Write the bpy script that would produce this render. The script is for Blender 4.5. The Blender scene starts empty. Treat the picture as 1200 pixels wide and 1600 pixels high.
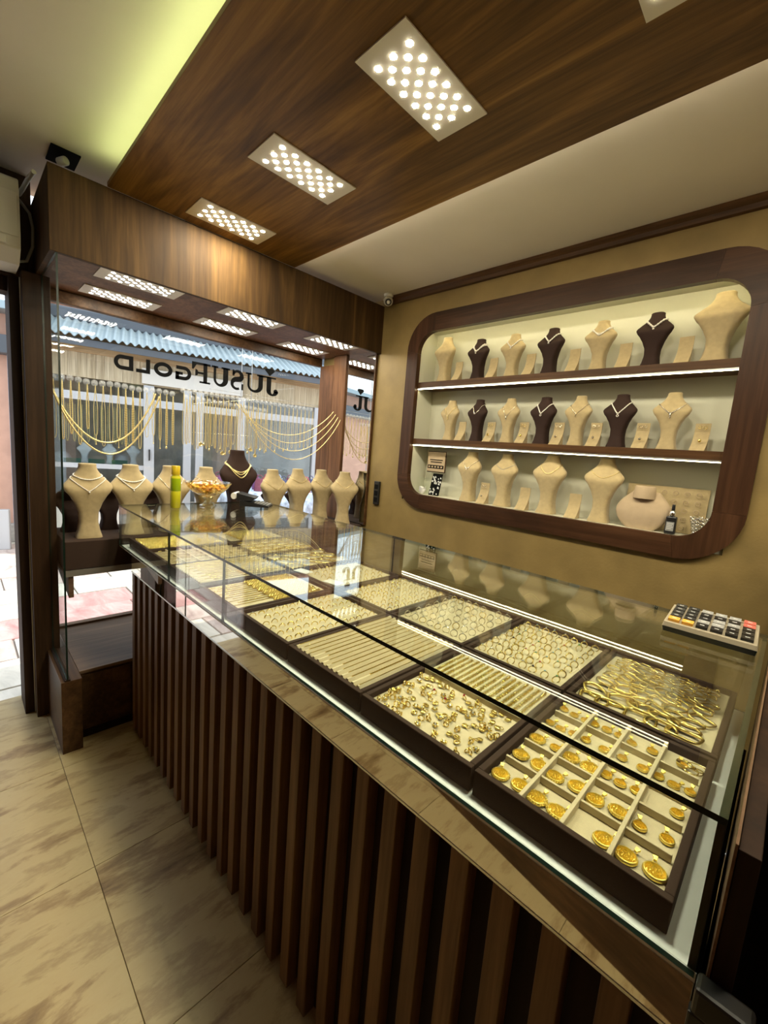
import bpy, math, random
from mathutils import Vector, Matrix
random.seed(7)
S = bpy.context.scene
COL = S.collection
PI = math.pi

# ------------------------------------------------------------------ camera
cam_d = bpy.data.cameras.new('camera')
cam = bpy.data.objects.new('camera', cam_d)
COL.objects.link(cam)
S.camera = cam
cam_d.sensor_fit = 'VERTICAL'
cam_d.sensor_height = 24.0
cam_d.lens = 658.4 / 1600.0 * 24.0
cam_d.clip_start = 0.02
cam_d.clip_end = 200
_ya, _pi, _ro = math.radians(44.1778), math.radians(-7.911), math.radians(4.5857)
_d = Vector((-math.sin(_ya) * math.cos(_pi), math.cos(_ya) * math.cos(_pi), math.sin(_pi)))
_r = _d.cross(Vector((0, 0, 1))).normalized()
_u = _r.cross(_d)
_r2 = _r * math.cos(_ro) + _u * math.sin(_ro)
_u2 = -_r * math.sin(_ro) + _u * math.cos(_ro)
_m = Matrix((( _r2.x, _u2.x, -_d.x, 2.1602), (_r2.y, _u2.y, -_d.y, -2.0733), (_r2.z, _u2.z, -_d.z, 1.4535), (0, 0, 0, 1)))
cam.matrix_world = _m

# ------------------------------------------------------------------ world, sun, exposure
W = bpy.data.worlds.new('world')
S.world = W
W.use_nodes = True
bg = W.node_tree.nodes['Background']
bg.inputs[0].default_value = (0.80, 0.90, 1.0, 1)
bg.inputs[1].default_value = 2.4
sun_d = bpy.data.lights.new('sun', 'SUN')
sun = bpy.data.objects.new('sun', sun_d)
COL.objects.link(sun)
sun_d.energy = 3.5
sun_d.angle = 0.01
sun_d.color = (1.0, 0.95, 0.86)
sun.rotation_euler = Vector((-0.18, -0.5, -0.85)).to_track_quat('-Z', 'Y').to_euler()
S.view_settings.view_transform = 'Standard'
S.view_settings.look = 'None'
S.view_settings.exposure = 0.0
S.view_settings.gamma = 1.0
S.view_settings.use_curve_mapping = False
S.cycles.use_denoising = True
S.cycles.max_bounces = 8
S.cycles.diffuse_bounces = 3
S.cycles.glossy_bounces = 5
S.cycles.transmission_bounces = 8
S.cycles.transparent_max_bounces = 24
S.cycles.sample_clamp_indirect = 6.0
S.cycles.caustics_reflective = False
S.cycles.caustics_refractive = False
LED_E = 550.0
WARM = (1.0, 0.90, 0.70)

# ------------------------------------------------------------------ materials
def new_mat(name):
    m = bpy.data.materials.new(name)
    m.use_nodes = True
    nt = m.node_tree
    return m, nt, nt.nodes['Principled BSDF']

def plain(name, col, rough=0.5, metal=0.0, spec=None, bump=0.0, bscale=200.0, var=0.0, vscale=30.0, coat=0.0, sheen=0.0):
    m, nt, b = new_mat(name)
    b.inputs['Base Color'].default_value = (*col, 1)
    b.inputs['Roughness'].default_value = rough
    b.inputs['Metallic'].default_value = metal
    if spec is not None: b.inputs['Specular IOR Level'].default_value = spec
    if coat: b.inputs['Coat Weight'].default_value = coat
    if sheen:
        b.inputs['Sheen Weight'].default_value = sheen
    tc = nt.nodes.new('ShaderNodeTexCoord')
    n = nt.nodes.new('ShaderNodeTexNoise')
    n.inputs['Scale'].default_value = vscale
    n.inputs['Detail'].default_value = 4
    nt.links.new(tc.outputs['Object'], n.inputs['Vector'])
    if var:
        cr = nt.nodes.new('ShaderNodeValToRGB')
        cr.color_ramp.elements[0].position = 0.3
        cr.color_ramp.elements[1].position = 0.7
        cr.color_ramp.elements[0].color = (*[c * (1 - var) for c in col], 1)
        cr.color_ramp.elements[1].color = (*[min(1, c * (1 + var)) for c in col], 1)
        nt.links.new(n.outputs['Fac'], cr.inputs[0])
        nt.links.new(cr.outputs[0], b.inputs['Base Color'])
    if bump:
        n2 = nt.nodes.new('ShaderNodeTexNoise')
        n2.inputs['Scale'].default_value = bscale
        n2.inputs['Detail'].default_value = 3
        nt.links.new(tc.outputs['Object'], n2.inputs['Vector'])
        bp = nt.nodes.new('ShaderNodeBump')
        bp.inputs['Strength'].default_value = bump
        bp.inputs['Distance'].default_value = 0.002
        nt.links.new(n2.outputs['Fac'], bp.inputs['Height'])
        nt.links.new(bp.outputs[0], b.inputs['Normal'])
    return m

def wood(name, dark, mid, light, axis='z', rough=0.38, fine=60.0, world=False, rand=True, spec=0.22):
    """wood grain that runs along one axis"""
    m, nt, b = new_mat(name)
    tc = nt.nodes.new('ShaderNodeTexCoord')
    oi = nt.nodes.new('ShaderNodeObjectInfo')
    add = nt.nodes.new('ShaderNodeVectorMath'); add.operation = 'ADD'
    mul = nt.nodes.new('ShaderNodeMath'); mul.operation = 'MULTIPLY'; mul.inputs[1].default_value = 37.0 if rand else 0.0
    nt.links.new(oi.outputs['Random'], mul.inputs[0])
    nt.links.new(tc.outputs['Object'], add.inputs[0])
    nt.links.new(mul.outputs[0], add.inputs[1])
    k = {'x': 0, 'y': 1, 'z': 2}[axis]
    def noise(across, along, detail, dist):
        mp = nt.nodes.new('ShaderNodeMapping')
        s = [across] * 3; s[k] = along
        mp.inputs['Scale'].default_value = s
        nt.links.new(add.outputs[0], mp.inputs['Vector'])
        n = nt.nodes.new('ShaderNodeTexNoise')
        n.inputs['Scale'].default_value = 1.0
        n.inputs['Detail'].default_value = detail
        n.inputs['Roughness'].default_value = 0.6
        n.inputs['Distortion'].default_value = dist
        nt.links.new(mp.outputs[0], n.inputs['Vector'])
        return n
    n1 = noise(5.5, 0.9, 5, 1.2)
    n2 = noise(fine, 2.2, 4, 0.4)
    cr = nt.nodes.new('ShaderNodeValToRGB')
    e = cr.color_ramp.elements
    e[0].position = 0.30; e[0].color = (*dark, 1)
    e[1].position = 0.72; e[1].color = (*light, 1)
    x = e.new(0.5); x.color = (*mid, 1)
    nt.links.new(n1.outputs['Fac'], cr.inputs[0])
    cr2 = nt.nodes.new('ShaderNodeValToRGB')
    cr2.color_ramp.elements[0].position = 0.35; cr2.color_ramp.elements[0].color = (0.55, 0.5, 0.45, 1)
    cr2.color_ramp.elements[1].position = 0.65; cr2.color_ramp.elements[1].color = (1.12, 1.1, 1.05, 1)
    nt.links.new(n2.outputs['Fac'], cr2.inputs[0])
    mx = nt.nodes.new('ShaderNodeMix'); mx.data_type = 'RGBA'; mx.blend_type = 'MULTIPLY'
    mx.inputs['Factor'].default_value = 0.75
    nt.links.new(cr.outputs[0], mx.inputs['A']); nt.links.new(cr2.outputs[0], mx.inputs['B'])
    nt.links.new(mx.outputs['Result'], b.inputs['Base Color'])
    b.inputs['Roughness'].default_value = rough
    b.inputs['Specular IOR Level'].default_value = spec
    bp = nt.nodes.new('ShaderNodeBump'); bp.inputs['Strength'].default_value = 0.12; bp.inputs['Distance'].default_value = 0.001
    nt.links.new(n2.outputs['Fac'], bp.inputs['Height']); nt.links.new(bp.outputs[0], b.inputs['Normal'])
    return m

def stone(name, stops, scale=(1.2, 4.5, 1.2), rough=0.45, detail=9, bump=0.15, dist=0.6):
    m, nt, b = new_mat(name)
    tc = nt.nodes.new('ShaderNodeTexCoord')
    oi = nt.nodes.new('ShaderNodeObjectInfo')
    add = nt.nodes.new('ShaderNodeVectorMath'); add.operation = 'ADD'
    mul = nt.nodes.new('ShaderNodeMath'); mul.operation = 'MULTIPLY'; mul.inputs[1].default_value = 53.0
    nt.links.new(oi.outputs['Random'], mul.inputs[0])
    nt.links.new(tc.outputs['Object'], add.inputs[0]); nt.links.new(mul.outputs[0], add.inputs[1])
    mp = nt.nodes.new('ShaderNodeMapping'); mp.inputs['Scale'].default_value = scale
    nt.links.new(add.outputs[0], mp.inputs['Vector'])
    n = nt.nodes.new('ShaderNodeTexNoise')
    n.inputs['Scale'].default_value = 1.0; n.inputs['Detail'].default_value = detail
    n.inputs['Roughness'].default_value = 0.66; n.inputs['Distortion'].default_value = dist
    nt.links.new(mp.outputs[0], n.inputs['Vector'])
    cr = nt.nodes.new('ShaderNodeValToRGB')
    e = cr.color_ramp.elements
    e[0].position = stops[0][0]; e[0].color = (*stops[0][1], 1)
    e[1].position = stops[-1][0]; e[1].color = (*stops[-1][1], 1)
    for p, c in stops[1:-1]:
        q = e.new(p); q.color = (*c, 1)
    nt.links.new(n.outputs['Fac'], cr.inputs[0])
    nt.links.new(cr.outputs[0], b.inputs['Base Color'])
    b.inputs['Roughness'].default_value = rough
    bp = nt.nodes.new('ShaderNodeBump'); bp.inputs['Strength'].default_value = bump; bp.inputs['Distance'].default_value = 0.004
    nt.links.new(n.outputs['Fac'], bp.inputs['Height']); nt.links.new(bp.outputs[0], b.inputs['Normal'])
    return m

def clear_glass(name, tint=(0.97, 0.99, 0.975), f0=0.04, rough=0.0, power=5.0):
    """thin architectural glass: see-through with Schlick reflection, real shadows stay light"""
    m, nt, b = new_mat(name)
    nt.nodes.remove(b)
    out = nt.nodes['Material Output']
    lw = nt.nodes.new('ShaderNodeLayerWeight'); lw.inputs['Blend'].default_value = 0.5
    pw = nt.nodes.new('ShaderNodeMath'); pw.operation = 'POWER'; pw.inputs[1].default_value = power
    nt.links.new(lw.outputs['Facing'], pw.inputs[0])
    ma = nt.nodes.new('ShaderNodeMath'); ma.operation = 'MULTIPLY_ADD'
    ma.inputs[1].default_value = 1 - f0; ma.inputs[2].default_value = f0
    nt.links.new(pw.outputs[0], ma.inputs[0])
    tr = nt.nodes.new('ShaderNodeBsdfTransparent'); tr.inputs[0].default_value = (*tint, 1)
    gl = nt.nodes.new('ShaderNodeBsdfGlossy'); gl.inputs['Roughness'].default_value = rough
    gl.inputs['Color'].default_value = (1, 1, 1, 1)
    mx = nt.nodes.new('ShaderNodeMixShader')
    nt.links.new(ma.outputs[0], mx.inputs[0]); nt.links.new(tr.outputs[0], mx.inputs[1]); nt.links.new(gl.outputs[0], mx.inputs[2])
    nt.links.new(mx.outputs[0], out.inputs['Surface'])
    return m

def emit(name, col, e):
    m, nt, b = new_mat(name)
    b.inputs['Base Color'].default_value = (0.9, 0.9, 0.9, 1)
    b.inputs['Emission Color'].default_value = (*col, 1)
    b.inputs['Emission Strength'].default_value = e
    return m

M = {}
M['wall_gold'] = plain('wall_gold', (0.27, 0.187, 0.066), 0.5, 0.15, bump=0.25, bscale=90, var=0.16, vscale=6)
M['ceiling'] = plain('ceiling', (0.90, 0.86, 0.77), 0.8, var=0.03, vscale=3)
M['wood_panel'] = wood('wood_panel', (0.10, 0.050, 0.014), (0.215, 0.113, 0.031), (0.42, 0.235, 0.062), 'x', 0.42)
M['wood_fascia'] = wood('wood_fascia', (0.030, 0.015, 0.0045), (0.055, 0.028, 0.008), (0.115, 0.062, 0.017), 'z', 0.65)
M['wood_post'] = wood('wood_post', (0.030, 0.015, 0.008), (0.058, 0.029, 0.014), (0.09, 0.046, 0.021), 'z', 0.45)
M['wood_frame_x'] = wood('wood_frame_x', (0.028, 0.012, 0.006), (0.056, 0.024, 0.011), (0.085, 0.038, 0.018), 'x', 0.4)
M['wood_frame_z'] = wood('wood_frame_z', (0.028, 0.012, 0.006), (0.056, 0.024, 0.011), (0.085, 0.038, 0.018), 'z', 0.4)
M['wood_trim'] = wood('wood_trim', (0.06, 0.028, 0.012), (0.10, 0.048, 0.02), (0.15, 0.075, 0.03), 'x', 0.4)
M['wood_slat'] = wood('wood_slat', (0.125, 0.066, 0.030), (0.195, 0.107, 0.050), (0.26, 0.15, 0.07), 'z', 0.45)
M['wood_dark'] = wood('wood_dark', (0.014, 0.007, 0.0035), (0.026, 0.012, 0.006), (0.042, 0.02, 0.009), 'z', 0.7)
M['wood_cab'] = wood('wood_cab', (0.05, 0.023, 0.010), (0.085, 0.042, 0.017), (0.14, 0.07, 0.028), 'x', 0.4)
M['wood_sill'] = wood('wood_sill', (0.12, 0.07, 0.042), (0.18, 0.11, 0.07), (0.25, 0.16, 0.10), 'y', 0.3)
M['wood_red_lit'] = wood('wood_red_lit', (0.10, 0.045, 0.020), (0.19, 0.09, 0.042), (0.28, 0.14, 0.065), 'z', 0.45)  # lighter red-brown; on the soffit it stands in for daylight
M['tile'] = stone('tile', [(0.30, (0.14, 0.08, 0.03)), (0.41, (0.34, 0.235, 0.105)), (0.46, (0.50, 0.385, 0.19)), (0.53, (0.52, 0.41, 0.205)), (0.59, (0.39, 0.285, 0.135)), (0.65, (0.50, 0.385, 0.19)), (0.76, (0.62, 0.50, 0.27))], (6.5, 2.0, 1.0), 0.40, 15, 0.25, 0.2)
M['grout'] = plain('grout', (0.27, 0.20, 0.105), 0.8)
M['pave_a'] = stone('pave_a', [(0.3, (0.36, 0.25, 0.22)), (0.5, (0.62, 0.50, 0.44)), (0.7, (0.80, 0.72, 0.64))], (2.5, 7, 1), 0.75)
M['pave_b'] = stone('pave_b', [(0.3, (0.45, 0.20, 0.19)), (0.5, (0.60, 0.34, 0.31)), (0.7, (0.72, 0.52, 0.48))], (2.5, 7, 1), 0.75)
M['pave_c'] = stone('pave_c', [(0.3, (0.50, 0.46, 0.38)), (0.5, (0.72, 0.67, 0.57)), (0.7, (0.85, 0.80, 0.70))], (2.5, 7, 1), 0.75)
M['pave_joint'] = plain('pave_joint', (0.30, 0.26, 0.23), 0.9)
M['glass'] = clear_glass('glass')
M['glass_top'] = clear_glass('glass_top', (0.955, 0.985, 0.965), 0.035)
M['glass_side'] = clear_glass('glass_side', (0.97, 0.99, 0.98), 0.03, 0.0, 12.0)
M['glass_window'] = clear_glass('glass_window', (0.97, 0.985, 0.985), 0.04)
M['glass_edge'] = plain('glass_edge', (0.004, 0.016, 0.011), 0.25)
M['glass_edge_green'] = plain('glass_edge_green', (0.01, 0.30, 0.15), 0.15, coat=0.5)
M['plastic_clear'] = clear_glass('plastic_clear', (0.90, 0.93, 0.93), 0.07, 0.05, 2.2)
M['mirror'] = plain('mirror', (0.86, 0.87, 0.85), 0.0, 1.0)
M['mirror_band'] = plain('mirror_band', (0.62, 0.60, 0.56), 0.02, 1.0)
M['white_deck'] = plain('white_deck', (0.86, 0.88, 0.86), 0.35)
M['alu'] = plain('alu', (0.75, 0.76, 0.74), 0.3, 0.9)
M['chrome'] = plain('chrome', (0.85, 0.85, 0.84), 0.12, 1.0)
M['velvet_dark'] = plain('velvet_dark', (0.046, 0.027, 0.019), 0.85, bump=0.2, bscale=500, spec=0.2)
M['velvet_brown'] = plain('velvet_brown', (0.036, 0.019, 0.015), 0.8, bump=0.2, bscale=500, spec=0.2)
M['suede'] = plain('suede', (0.47, 0.365, 0.195), 0.9, bump=0.25, bscale=400, var=0.07, vscale=60, sheen=0.2)
M['suede_pad'] = plain('suede_pad', (0.62, 0.52, 0.33), 0.9, bump=0.25, bscale=500, var=0.05, vscale=80)
M['suede_pink'] = plain('suede_pink', (0.50, 0.38, 0.25), 0.9, bump=0.2, bscale=400, var=0.05)
M['gold'] = plain('gold', (0.93, 0.73, 0.24), 0.2, 1.0)
M['gold_chain'] = plain('gold_chain', (1.0, 0.83, 0.40), 0.36, 0.9)
M['gold_matt'] = plain('gold_matt', (0.98, 0.77, 0.20), 0.38, 1.0, bump=0.25, bscale=1400)
M['silver'] = plain('silver', (0.88, 0.86, 0.80), 0.2, 1.0)
M['white_gold'] = plain('white_gold', (0.85, 0.80, 0.66), 0.16, 1.0)
M['pearl'] = plain('pearl', (0.88, 0.84, 0.76), 0.3)
M['gem_clear'] = plain('gem_clear', (0.9, 0.93, 0.95), 0.03, 0.6)
M['gem_red'] = plain('gem_red', (0.45, 0.02, 0.04), 0.05, 0.2)
M['gem_green'] = plain('gem_green', (0.02, 0.25, 0.12), 0.05, 0.2)
M['gem_blue'] = plain('gem_blue', (0.25, 0.50, 0.62), 0.05, 0.2)
M['gem_dark'] = plain('gem_dark', (0.02, 0.02, 0.03), 0.05)
M['black'] = plain('black', (0.012, 0.012, 0.013), 0.35)
M['black_matt'] = plain('black_matt', (0.006, 0.006, 0.006), 0.9, spec=0.1)
M['hook_plastic'] = plain('hook_plastic', (0.86, 0.88, 0.88), 0.15)
M['hook_plastic'].node_tree.nodes['Principled BSDF'].inputs['Alpha'].default_value = 0.20
M['amber_glass'] = clear_glass('amber_glass', (0.99, 0.86, 0.52), 0.06, 0.03, 3.0)
M['white_plastic'] = plain('white_plastic', (0.74, 0.72, 0.64), 0.4)
M['grey_plastic'] = plain('grey_plastic', (0.30, 0.30, 0.29), 0.45)
M['lamp_white'] = plain('lamp_white', (0.80, 0.77, 0.69), 0.5)
M['led'] = emit('led', (1.0, 0.91, 0.68), LED_E)
M['led_soffit'] = emit('led_soffit', (1.0, 0.93, 0.76), LED_E * 0.22)
M['led_niche'] = emit('led_niche', (1.0, 0.88, 0.52), 25.0)
M['led_cove'] = emit('led_cove', (0.86, 1.0, 0.40), 13.0)
M['added_fill_glow'] = emit('added_fill_glow', (1.0, 0.90, 0.66), 42.0)  # added glow for the right-hand ceiling, not a known lamp
M['niche_white'] = plain('niche_white', (0.68, 0.67, 0.54), 0.6)
M['card_white'] = plain('card_white', (0.8, 0.8, 0.78), 0.5)

# ------------------------------------------------------------------ mesh helpers
class MB:
    def __init__(s): s.v = []; s.f = []; s.m = []; s.sm = []
    def add(s, vs, fs, mi=0, smooth=False):
        o = len(s.v); s.v.extend(vs)
        for f in fs:
            s.f.append(tuple(i + o for i in f)); s.m.append(mi); s.sm.append(smooth)
        return s
    def box(s, x0, x1, y0, y1, z0, z1, mi=0):
        v = [(x0, y0, z0), (x1, y0, z0), (x1, y1, z0), (x0, y1, z0), (x0, y0, z1), (x1, y0, z1), (x1, y1, z1), (x0, y1, z1)]
        f = [(0, 3, 2, 1), (4, 5, 6, 7), (0, 1, 5, 4), (1, 2, 6, 5), (2, 3, 7, 6), (3, 0, 4, 7)]
        return s.add(v, f, mi)
    def pane(s, x0, x1, y0, y1, z0, z1, axis, face=0, edge=1):
        v = [(x0, y0, z0), (x1, y0, z0), (x1, y1, z0), (x0, y1, z0), (x0, y0, z1), (x1, y0, z1), (x1, y1, z1), (x0, y1, z1)]
        f = [(0, 3, 2, 1), (4, 5, 6, 7), (0, 1, 5, 4), (1, 2, 6, 5), (2, 3, 7, 6), (3, 0, 4, 7)]
        ax = [2, 2, 1, 0, 1, 0]
        for q, a in zip(f, ax): s.add(v, [q], face if a == axis else edge)
        return s
    def obox(s, c, ux, uy, uz, mi=0):
        c, ux, uy, uz = map(Vector, (c, ux, uy, uz))
        v = [tuple(c + a * ux + b * uy + d * uz) for d in (-1, 1) for a, b in ((-1, -1), (1, -1), (1, 1), (-1, 1))]
        return s.add(v, [(0, 3, 2, 1), (4, 5, 6, 7), (0, 1, 5, 4), (1, 2, 6, 5), (2, 3, 7, 6), (3, 0, 4, 7)], mi)
    def loft(s, rings, mi=0, smooth=True, cap=True, closed=True):
        n = len(rings[0]); vs = [tuple(p) for r in rings for p in r]; fs = []
        for i in range(len(rings) - 1):
            for j in range(n if closed else n - 1):
                k = (j + 1) % n
                fs.append((i * n + j, i * n + k, (i + 1) * n + k, (i + 1) * n + j))
        s.add(vs, fs, mi, smooth)
        if cap:
            s.add([tuple(p) for p in rings[0]], [tuple(range(n - 1, -1, -1))], mi, False)
            s.add([tuple(p) for p in rings[-1]], [tuple(range(n))], mi, False)
        return s
    def lathe(s, prof, seg=20, c=(0, 0, 0), mi=0, smooth=True, cap=True):
        rings = [[(c[0] + r * math.cos(2 * PI * j / seg), c[1] + r * math.sin(2 * PI * j / seg), c[2] + z) for j in range(seg)] for r, z in prof]
        return s.loft(rings, mi, smooth, cap)
    def tube(s, pts, r, sides=6, mi=0, closed=False, smooth=True, cap=True):
        pts = [Vector(p) for p in pts]; n = len(pts); rings = []; ref = None
        for i, p in enumerate(pts):
            if closed: t = pts[(i + 1) % n] - pts[i - 1]
            else: t = pts[min(i + 1, n - 1)] - pts[max(i - 1, 0)]
            if t.length < 1e-9: t = Vector((0, 0, 1))
            t.normalize()
            if ref is None: ref = Vector((0, 0, 1)) if abs(t.z) < 0.9 else Vector((1, 0, 0))
            a = ref - t * ref.dot(t)
            if a.length < 1e-6: a = t.orthogonal()
            a.normalize(); b = t.cross(a); ref = a
            rr = r[i] if isinstance(r, (list, tuple)) else r
            rings.append([tuple(p + a * rr * math.cos(2 * PI * j / sides) + b * rr * math.sin(2 * PI * j / sides)) for j in range(sides)])
        if closed: rings.append(rings[0])
        return s.loft(rings, mi, smooth, cap and not closed)
    def torus(s, R, r, seg=18, sides=6, c=(0, 0, 0), ax='z', mi=0, ry=None):
        pts = []
        for i in range(seg):
            a = 2 * PI * i / seg; u, w = R * math.cos(a), (ry or R) * math.sin(a)
            pts.append({'z': (c[0] + u, c[1] + w, c[2]), 'y': (c[0] + u, c[1], c[2] + w), 'x': (c[0], c[1] + u, c[2] + w)}[ax])
        return s.tube(pts, r, sides, mi, True)
    def prism(s, poly, place, d0, d1, mi=0, smooth=False):
        """poly (u,v) list, place(u,v,d) -> xyz"""
        n = len(poly)
        vs = [place(u, v, d0) for u, v in poly] + [place(u, v, d1) for u, v in poly]
        fs = [tuple(range(n - 1, -1, -1)), tuple(range(n, 2 * n))]
        s.add(vs, fs, mi)
        s.add(vs, [(i, (i + 1) % n, n + (i + 1) % n, n + i) for i in range(n)], mi, smooth)
        return s
    def ball(s, c, r, mi=0, seg=8, rings=5, sz=1.0):
        prof = [(max(r * math.sin(PI * i / rings), r * 0.02), -r * sz * math.cos(PI * i / rings)) for i in range(rings + 1)]
        return s.lathe(prof, seg, c, mi)
    def mesh(s, name, mats):
        me = bpy.data.meshes.new(name)
        me.from_pydata(s.v, [], s.f)
        me.polygons.foreach_set('material_index', s.m)
        me.polygons.foreach_set('use_smooth', s.sm)
        for m in (mats if isinstance(mats, (list, tuple)) else [mats]): me.materials.append(M[m] if isinstance(m, str) else m)
        me.update()
        return me
    def build(s, name, mats, parent=None, bevel=0.0, loc=None, rot=None):
        o = put(name, s.mesh(name, mats), parent, loc, rot)
        if bevel:
            b = o.modifiers.new('bevel', 'BEVEL'); b.width = bevel; b.segments = 2; b.limit_method = 'ANGLE'; b.angle_limit = 0.7
            b.harden_normals = False
        return o

def put(name, me, parent=None, loc=None, rot=None):
    o = bpy.data.objects.new(name, me); COL.objects.link(o)
    if parent is not None: o.parent = parent
    if loc is not None: o.location = loc
    if rot is not None: o.rotation_euler = rot
    return o

def tag(o, label, cat, group=None):
    o['label'] = label; o['category'] = cat
    if group: o['group'] = group
    return o

def struct(o):
    o['kind'] = 'structure'; return o

def thing(name, label, cat, loc=(0, 0, 0), rz=0.0, group=None):
    o = bpy.data.objects.new(name, None); COL.objects.link(o)
    o.empty_display_size = 0.02
    o.location = loc; o.rotation_euler = (0, 0, rz)
    return tag(o, label, cat, group)

def B(x0, x1, y0, y1, z0, z1): return MB().box(x0, x1, y0, y1, z0, z1)

NUM = ['first', 'second', 'third', 'fourth', 'fifth', 'sixth', 'seventh', 'eighth', 'ninth', 'tenth', 'eleventh', 'twelfth', 'thirteenth', 'fourteenth', 'fifteenth', 'sixteenth', 'seventeenth', 'eighteenth', 'nineteenth', 'twentieth'] + ['twenty-' + q for q in ('first', 'second', 'third', 'fourth', 'fifth', 'sixth', 'seventh', 'eighth', 'ninth')]
ORD = ['first', 'second', 'third', 'fourth', 'fifth', 'sixth', 'seventh', 'eighth', 'ninth', 'tenth', 'eleventh', 'twelfth']

# ================================================================== STRUCTURE
# floor with single tiles
fl = struct(MB().box(-0.46, 4.2, -2.42, 0.0, -0.05, -0.004).build('floor', 'grout'))
TP = 0.582
xl = [0.672 + k * TP for k in range(-2, 6)]
yl = [-1.80 + k * TP for k in range(-2, 4)]
tiles = {}
for i in range(len(xl) - 1):
    for j in range(len(yl) - 1):
        x0, x1 = max(xl[i], -0.46), min(xl[i + 1], 4.2)
        y0, y1 = max(yl[j], -2.42), min(yl[j + 1], 0.0)
        if x1 - x0 < 0.03 or y1 - y0 < 0.03: continue
        g = 0.0008
        B(-(x1 - x0) / 2 + g, (x1 - x0) / 2 - g, -(y1 - y0) / 2 + g, (y1 - y0) / 2 - g, -0.004, 0).build('tile', 'tile', fl, 0.001, ((x0 + x1) / 2, (y0 + y1) / 2, 0))

# walls of the room
w = MB()
w.box(-0.64, 0.30, 0, 0.2, 0, 2.5).box(1.985, 4.2, 0, 0.2, 0, 2.5).box(0.30, 1.985, 0, 0.2, 0, 1.165).box(0.30, 1.985, 0, 0.2, 2.255, 2.5)
struct(w.build('wall_right', 'wall_gold'))
struct(B(-0.64, 4.2, -2.5, -2.42, 0, 2.5).build('wall_left', 'wood_cab'))
struct(B(4.2, 4.28, -2.5, 0.2, 0, 2.5).build('wall_rear', 'wall_gold'))
struct(MB().box(-0.64, 4.28, -1.25, 0.2, 2.47, 2.58).box(-0.64, 4.28, -2.5, -1.2505, 2.53, 2.58).build('ceiling', 'ceiling'))
# wall above the door
struct(B(-0.60, -0.46, -2.42, -1.7865, 2.10, 2.53).build('wall_front', 'wood_post'))
t = MB()
t.prism([(0, 2.4695), (-0.030, 2.4695), (-0.030, 2.455), (-0.018, 2.445), (-0.014, 2.428), (0, 2.424)], lambda u, v, d: (d, u, v), 0.02, 4.2)
struct(t.build('trim_1', 'wood_trim'))

# hanging wooden ceiling panel with cove light
p = struct(B(0.0, 4.15, -1.5954, -0.7105, 2.425, 2.443).build('ceiling_panel', 'wood_panel', None, 0.0015))
MB().box(0.02, 4.1, -1.580, -1.568, 2.4435, 2.4485).build('led_strip', 'led_cove', p)
MB().box(0.02, 4.1, -0.775, -0.763, 2.4435, 2.4485).build('led_strip', 'added_fill_glow', p)  # added strip hidden above the panel, only brightens the right-hand ceiling
for k in range(6):
    B(0.25 + 0.7 * k, 0.31 + 0.7 * k, -1.2, -1.1, 2.443, 2.4695).build('hanger', 'wood_dark', p)

# ceiling lamps
LX, LY = 0.172, 0.345
panel_me = MB().box(-LX / 2, LX / 2, -LY / 2, LY / 2, -0.004, 0.0).mesh('lamp_plate', 'lamp_white')
led_me = MB().lathe([(0.0001, -0.0046), (0.0074, -0.0046), (0.0088, -0.004)], 10, cap=False, smooth=False).mesh('led', 'led')
led2_me = led_me.copy(); led2_me.materials[0] = M['led_soffit']
def led_lamp(x, y, z, label, group, lx=LX, lm=None):
    t = thing('led_panel_lamp', label, 'lamp', (x, y, z), 0, group)
    o = put('lamp_plate', panel_me, t)
    o.scale = (lx / LX, 1, 1)
    for r in range(5):
        n = 6 if r % 2 == 0 else 5
        for k in range(n):
            u = (r - 2) * 0.0268 * lx / LX
            v = (k - (n - 1) / 2) * 0.0485
            put('led', lm or led_me, t, (u, v, 0))
    return t
cl = ['nearest', 'second nearest', 'third', 'farthest']
for k, x0 in enumerate((1.855, 1.288, 0.729, 0.168)):
    led_lamp(x0, -1.150, 2.4245, ['white LED panel lamp cut off by the top edge of the picture', 'largest white LED panel lamp in the wooden ceiling panel', 'middle white LED panel lamp of the wooden ceiling panel', 'white LED panel lamp in the ceiling panel closest to the shop window'][k], None)
for x0 in (2.42, 2.98, 3.54):
    led_lamp(x0, -1.150, 2.4245, 'white LED panel lamp in the ceiling panel behind the camera', 'lamps behind the camera')

# ================================================================== WINDOW BAY
f = thing('window_fascia', 'broad walnut fascia box above the window display', 'fascia', (0, 0, 0))
B(-0.022, 0.0, -1.786, -0.001, 2.119, 2.425).build('front_board', 'wood_fascia', f, 0.0015)
B(-0.70, -0.022, -1.786, -1.766, 2.119, 2.425).build('side_board', 'wood_fascia', f, 0.001)
B(-0.70, -0.022, -1.766, -0.001, 2.145, 2.16).build('soffit', 'wood_red_lit', f)  # same wood as the fascia, bounced daylight put into its lighter colour
B(-0.70, -0.66, -1.766, -0.001, 2.085, 2.145).build('rear_moulding', 'wood_cab', f, 0.004)
B(-0.045, -0.022, -1.766, -0.001, 2.128, 2.145).build('inner_lip', 'alu', f)
for k, (a, b) in enumerate(((-1.602, -1.254), (-1.037, -0.689), (-0.470, -0.122))):
    wh = ['left', 'middle', 'right'][k]
    led_lamp(-0.495, (a + b) / 2, 2.1445, 'LED panel lamp in the display soffit, %s one of the row along the glass' % wh, None, 0.158, led2_me)
    led_lamp(-0.165, (a + b) / 2, 2.1445, 'LED panel lamp in the display soffit, %s one of the row behind the fascia' % wh, None, 0.158, led2_me)

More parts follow.
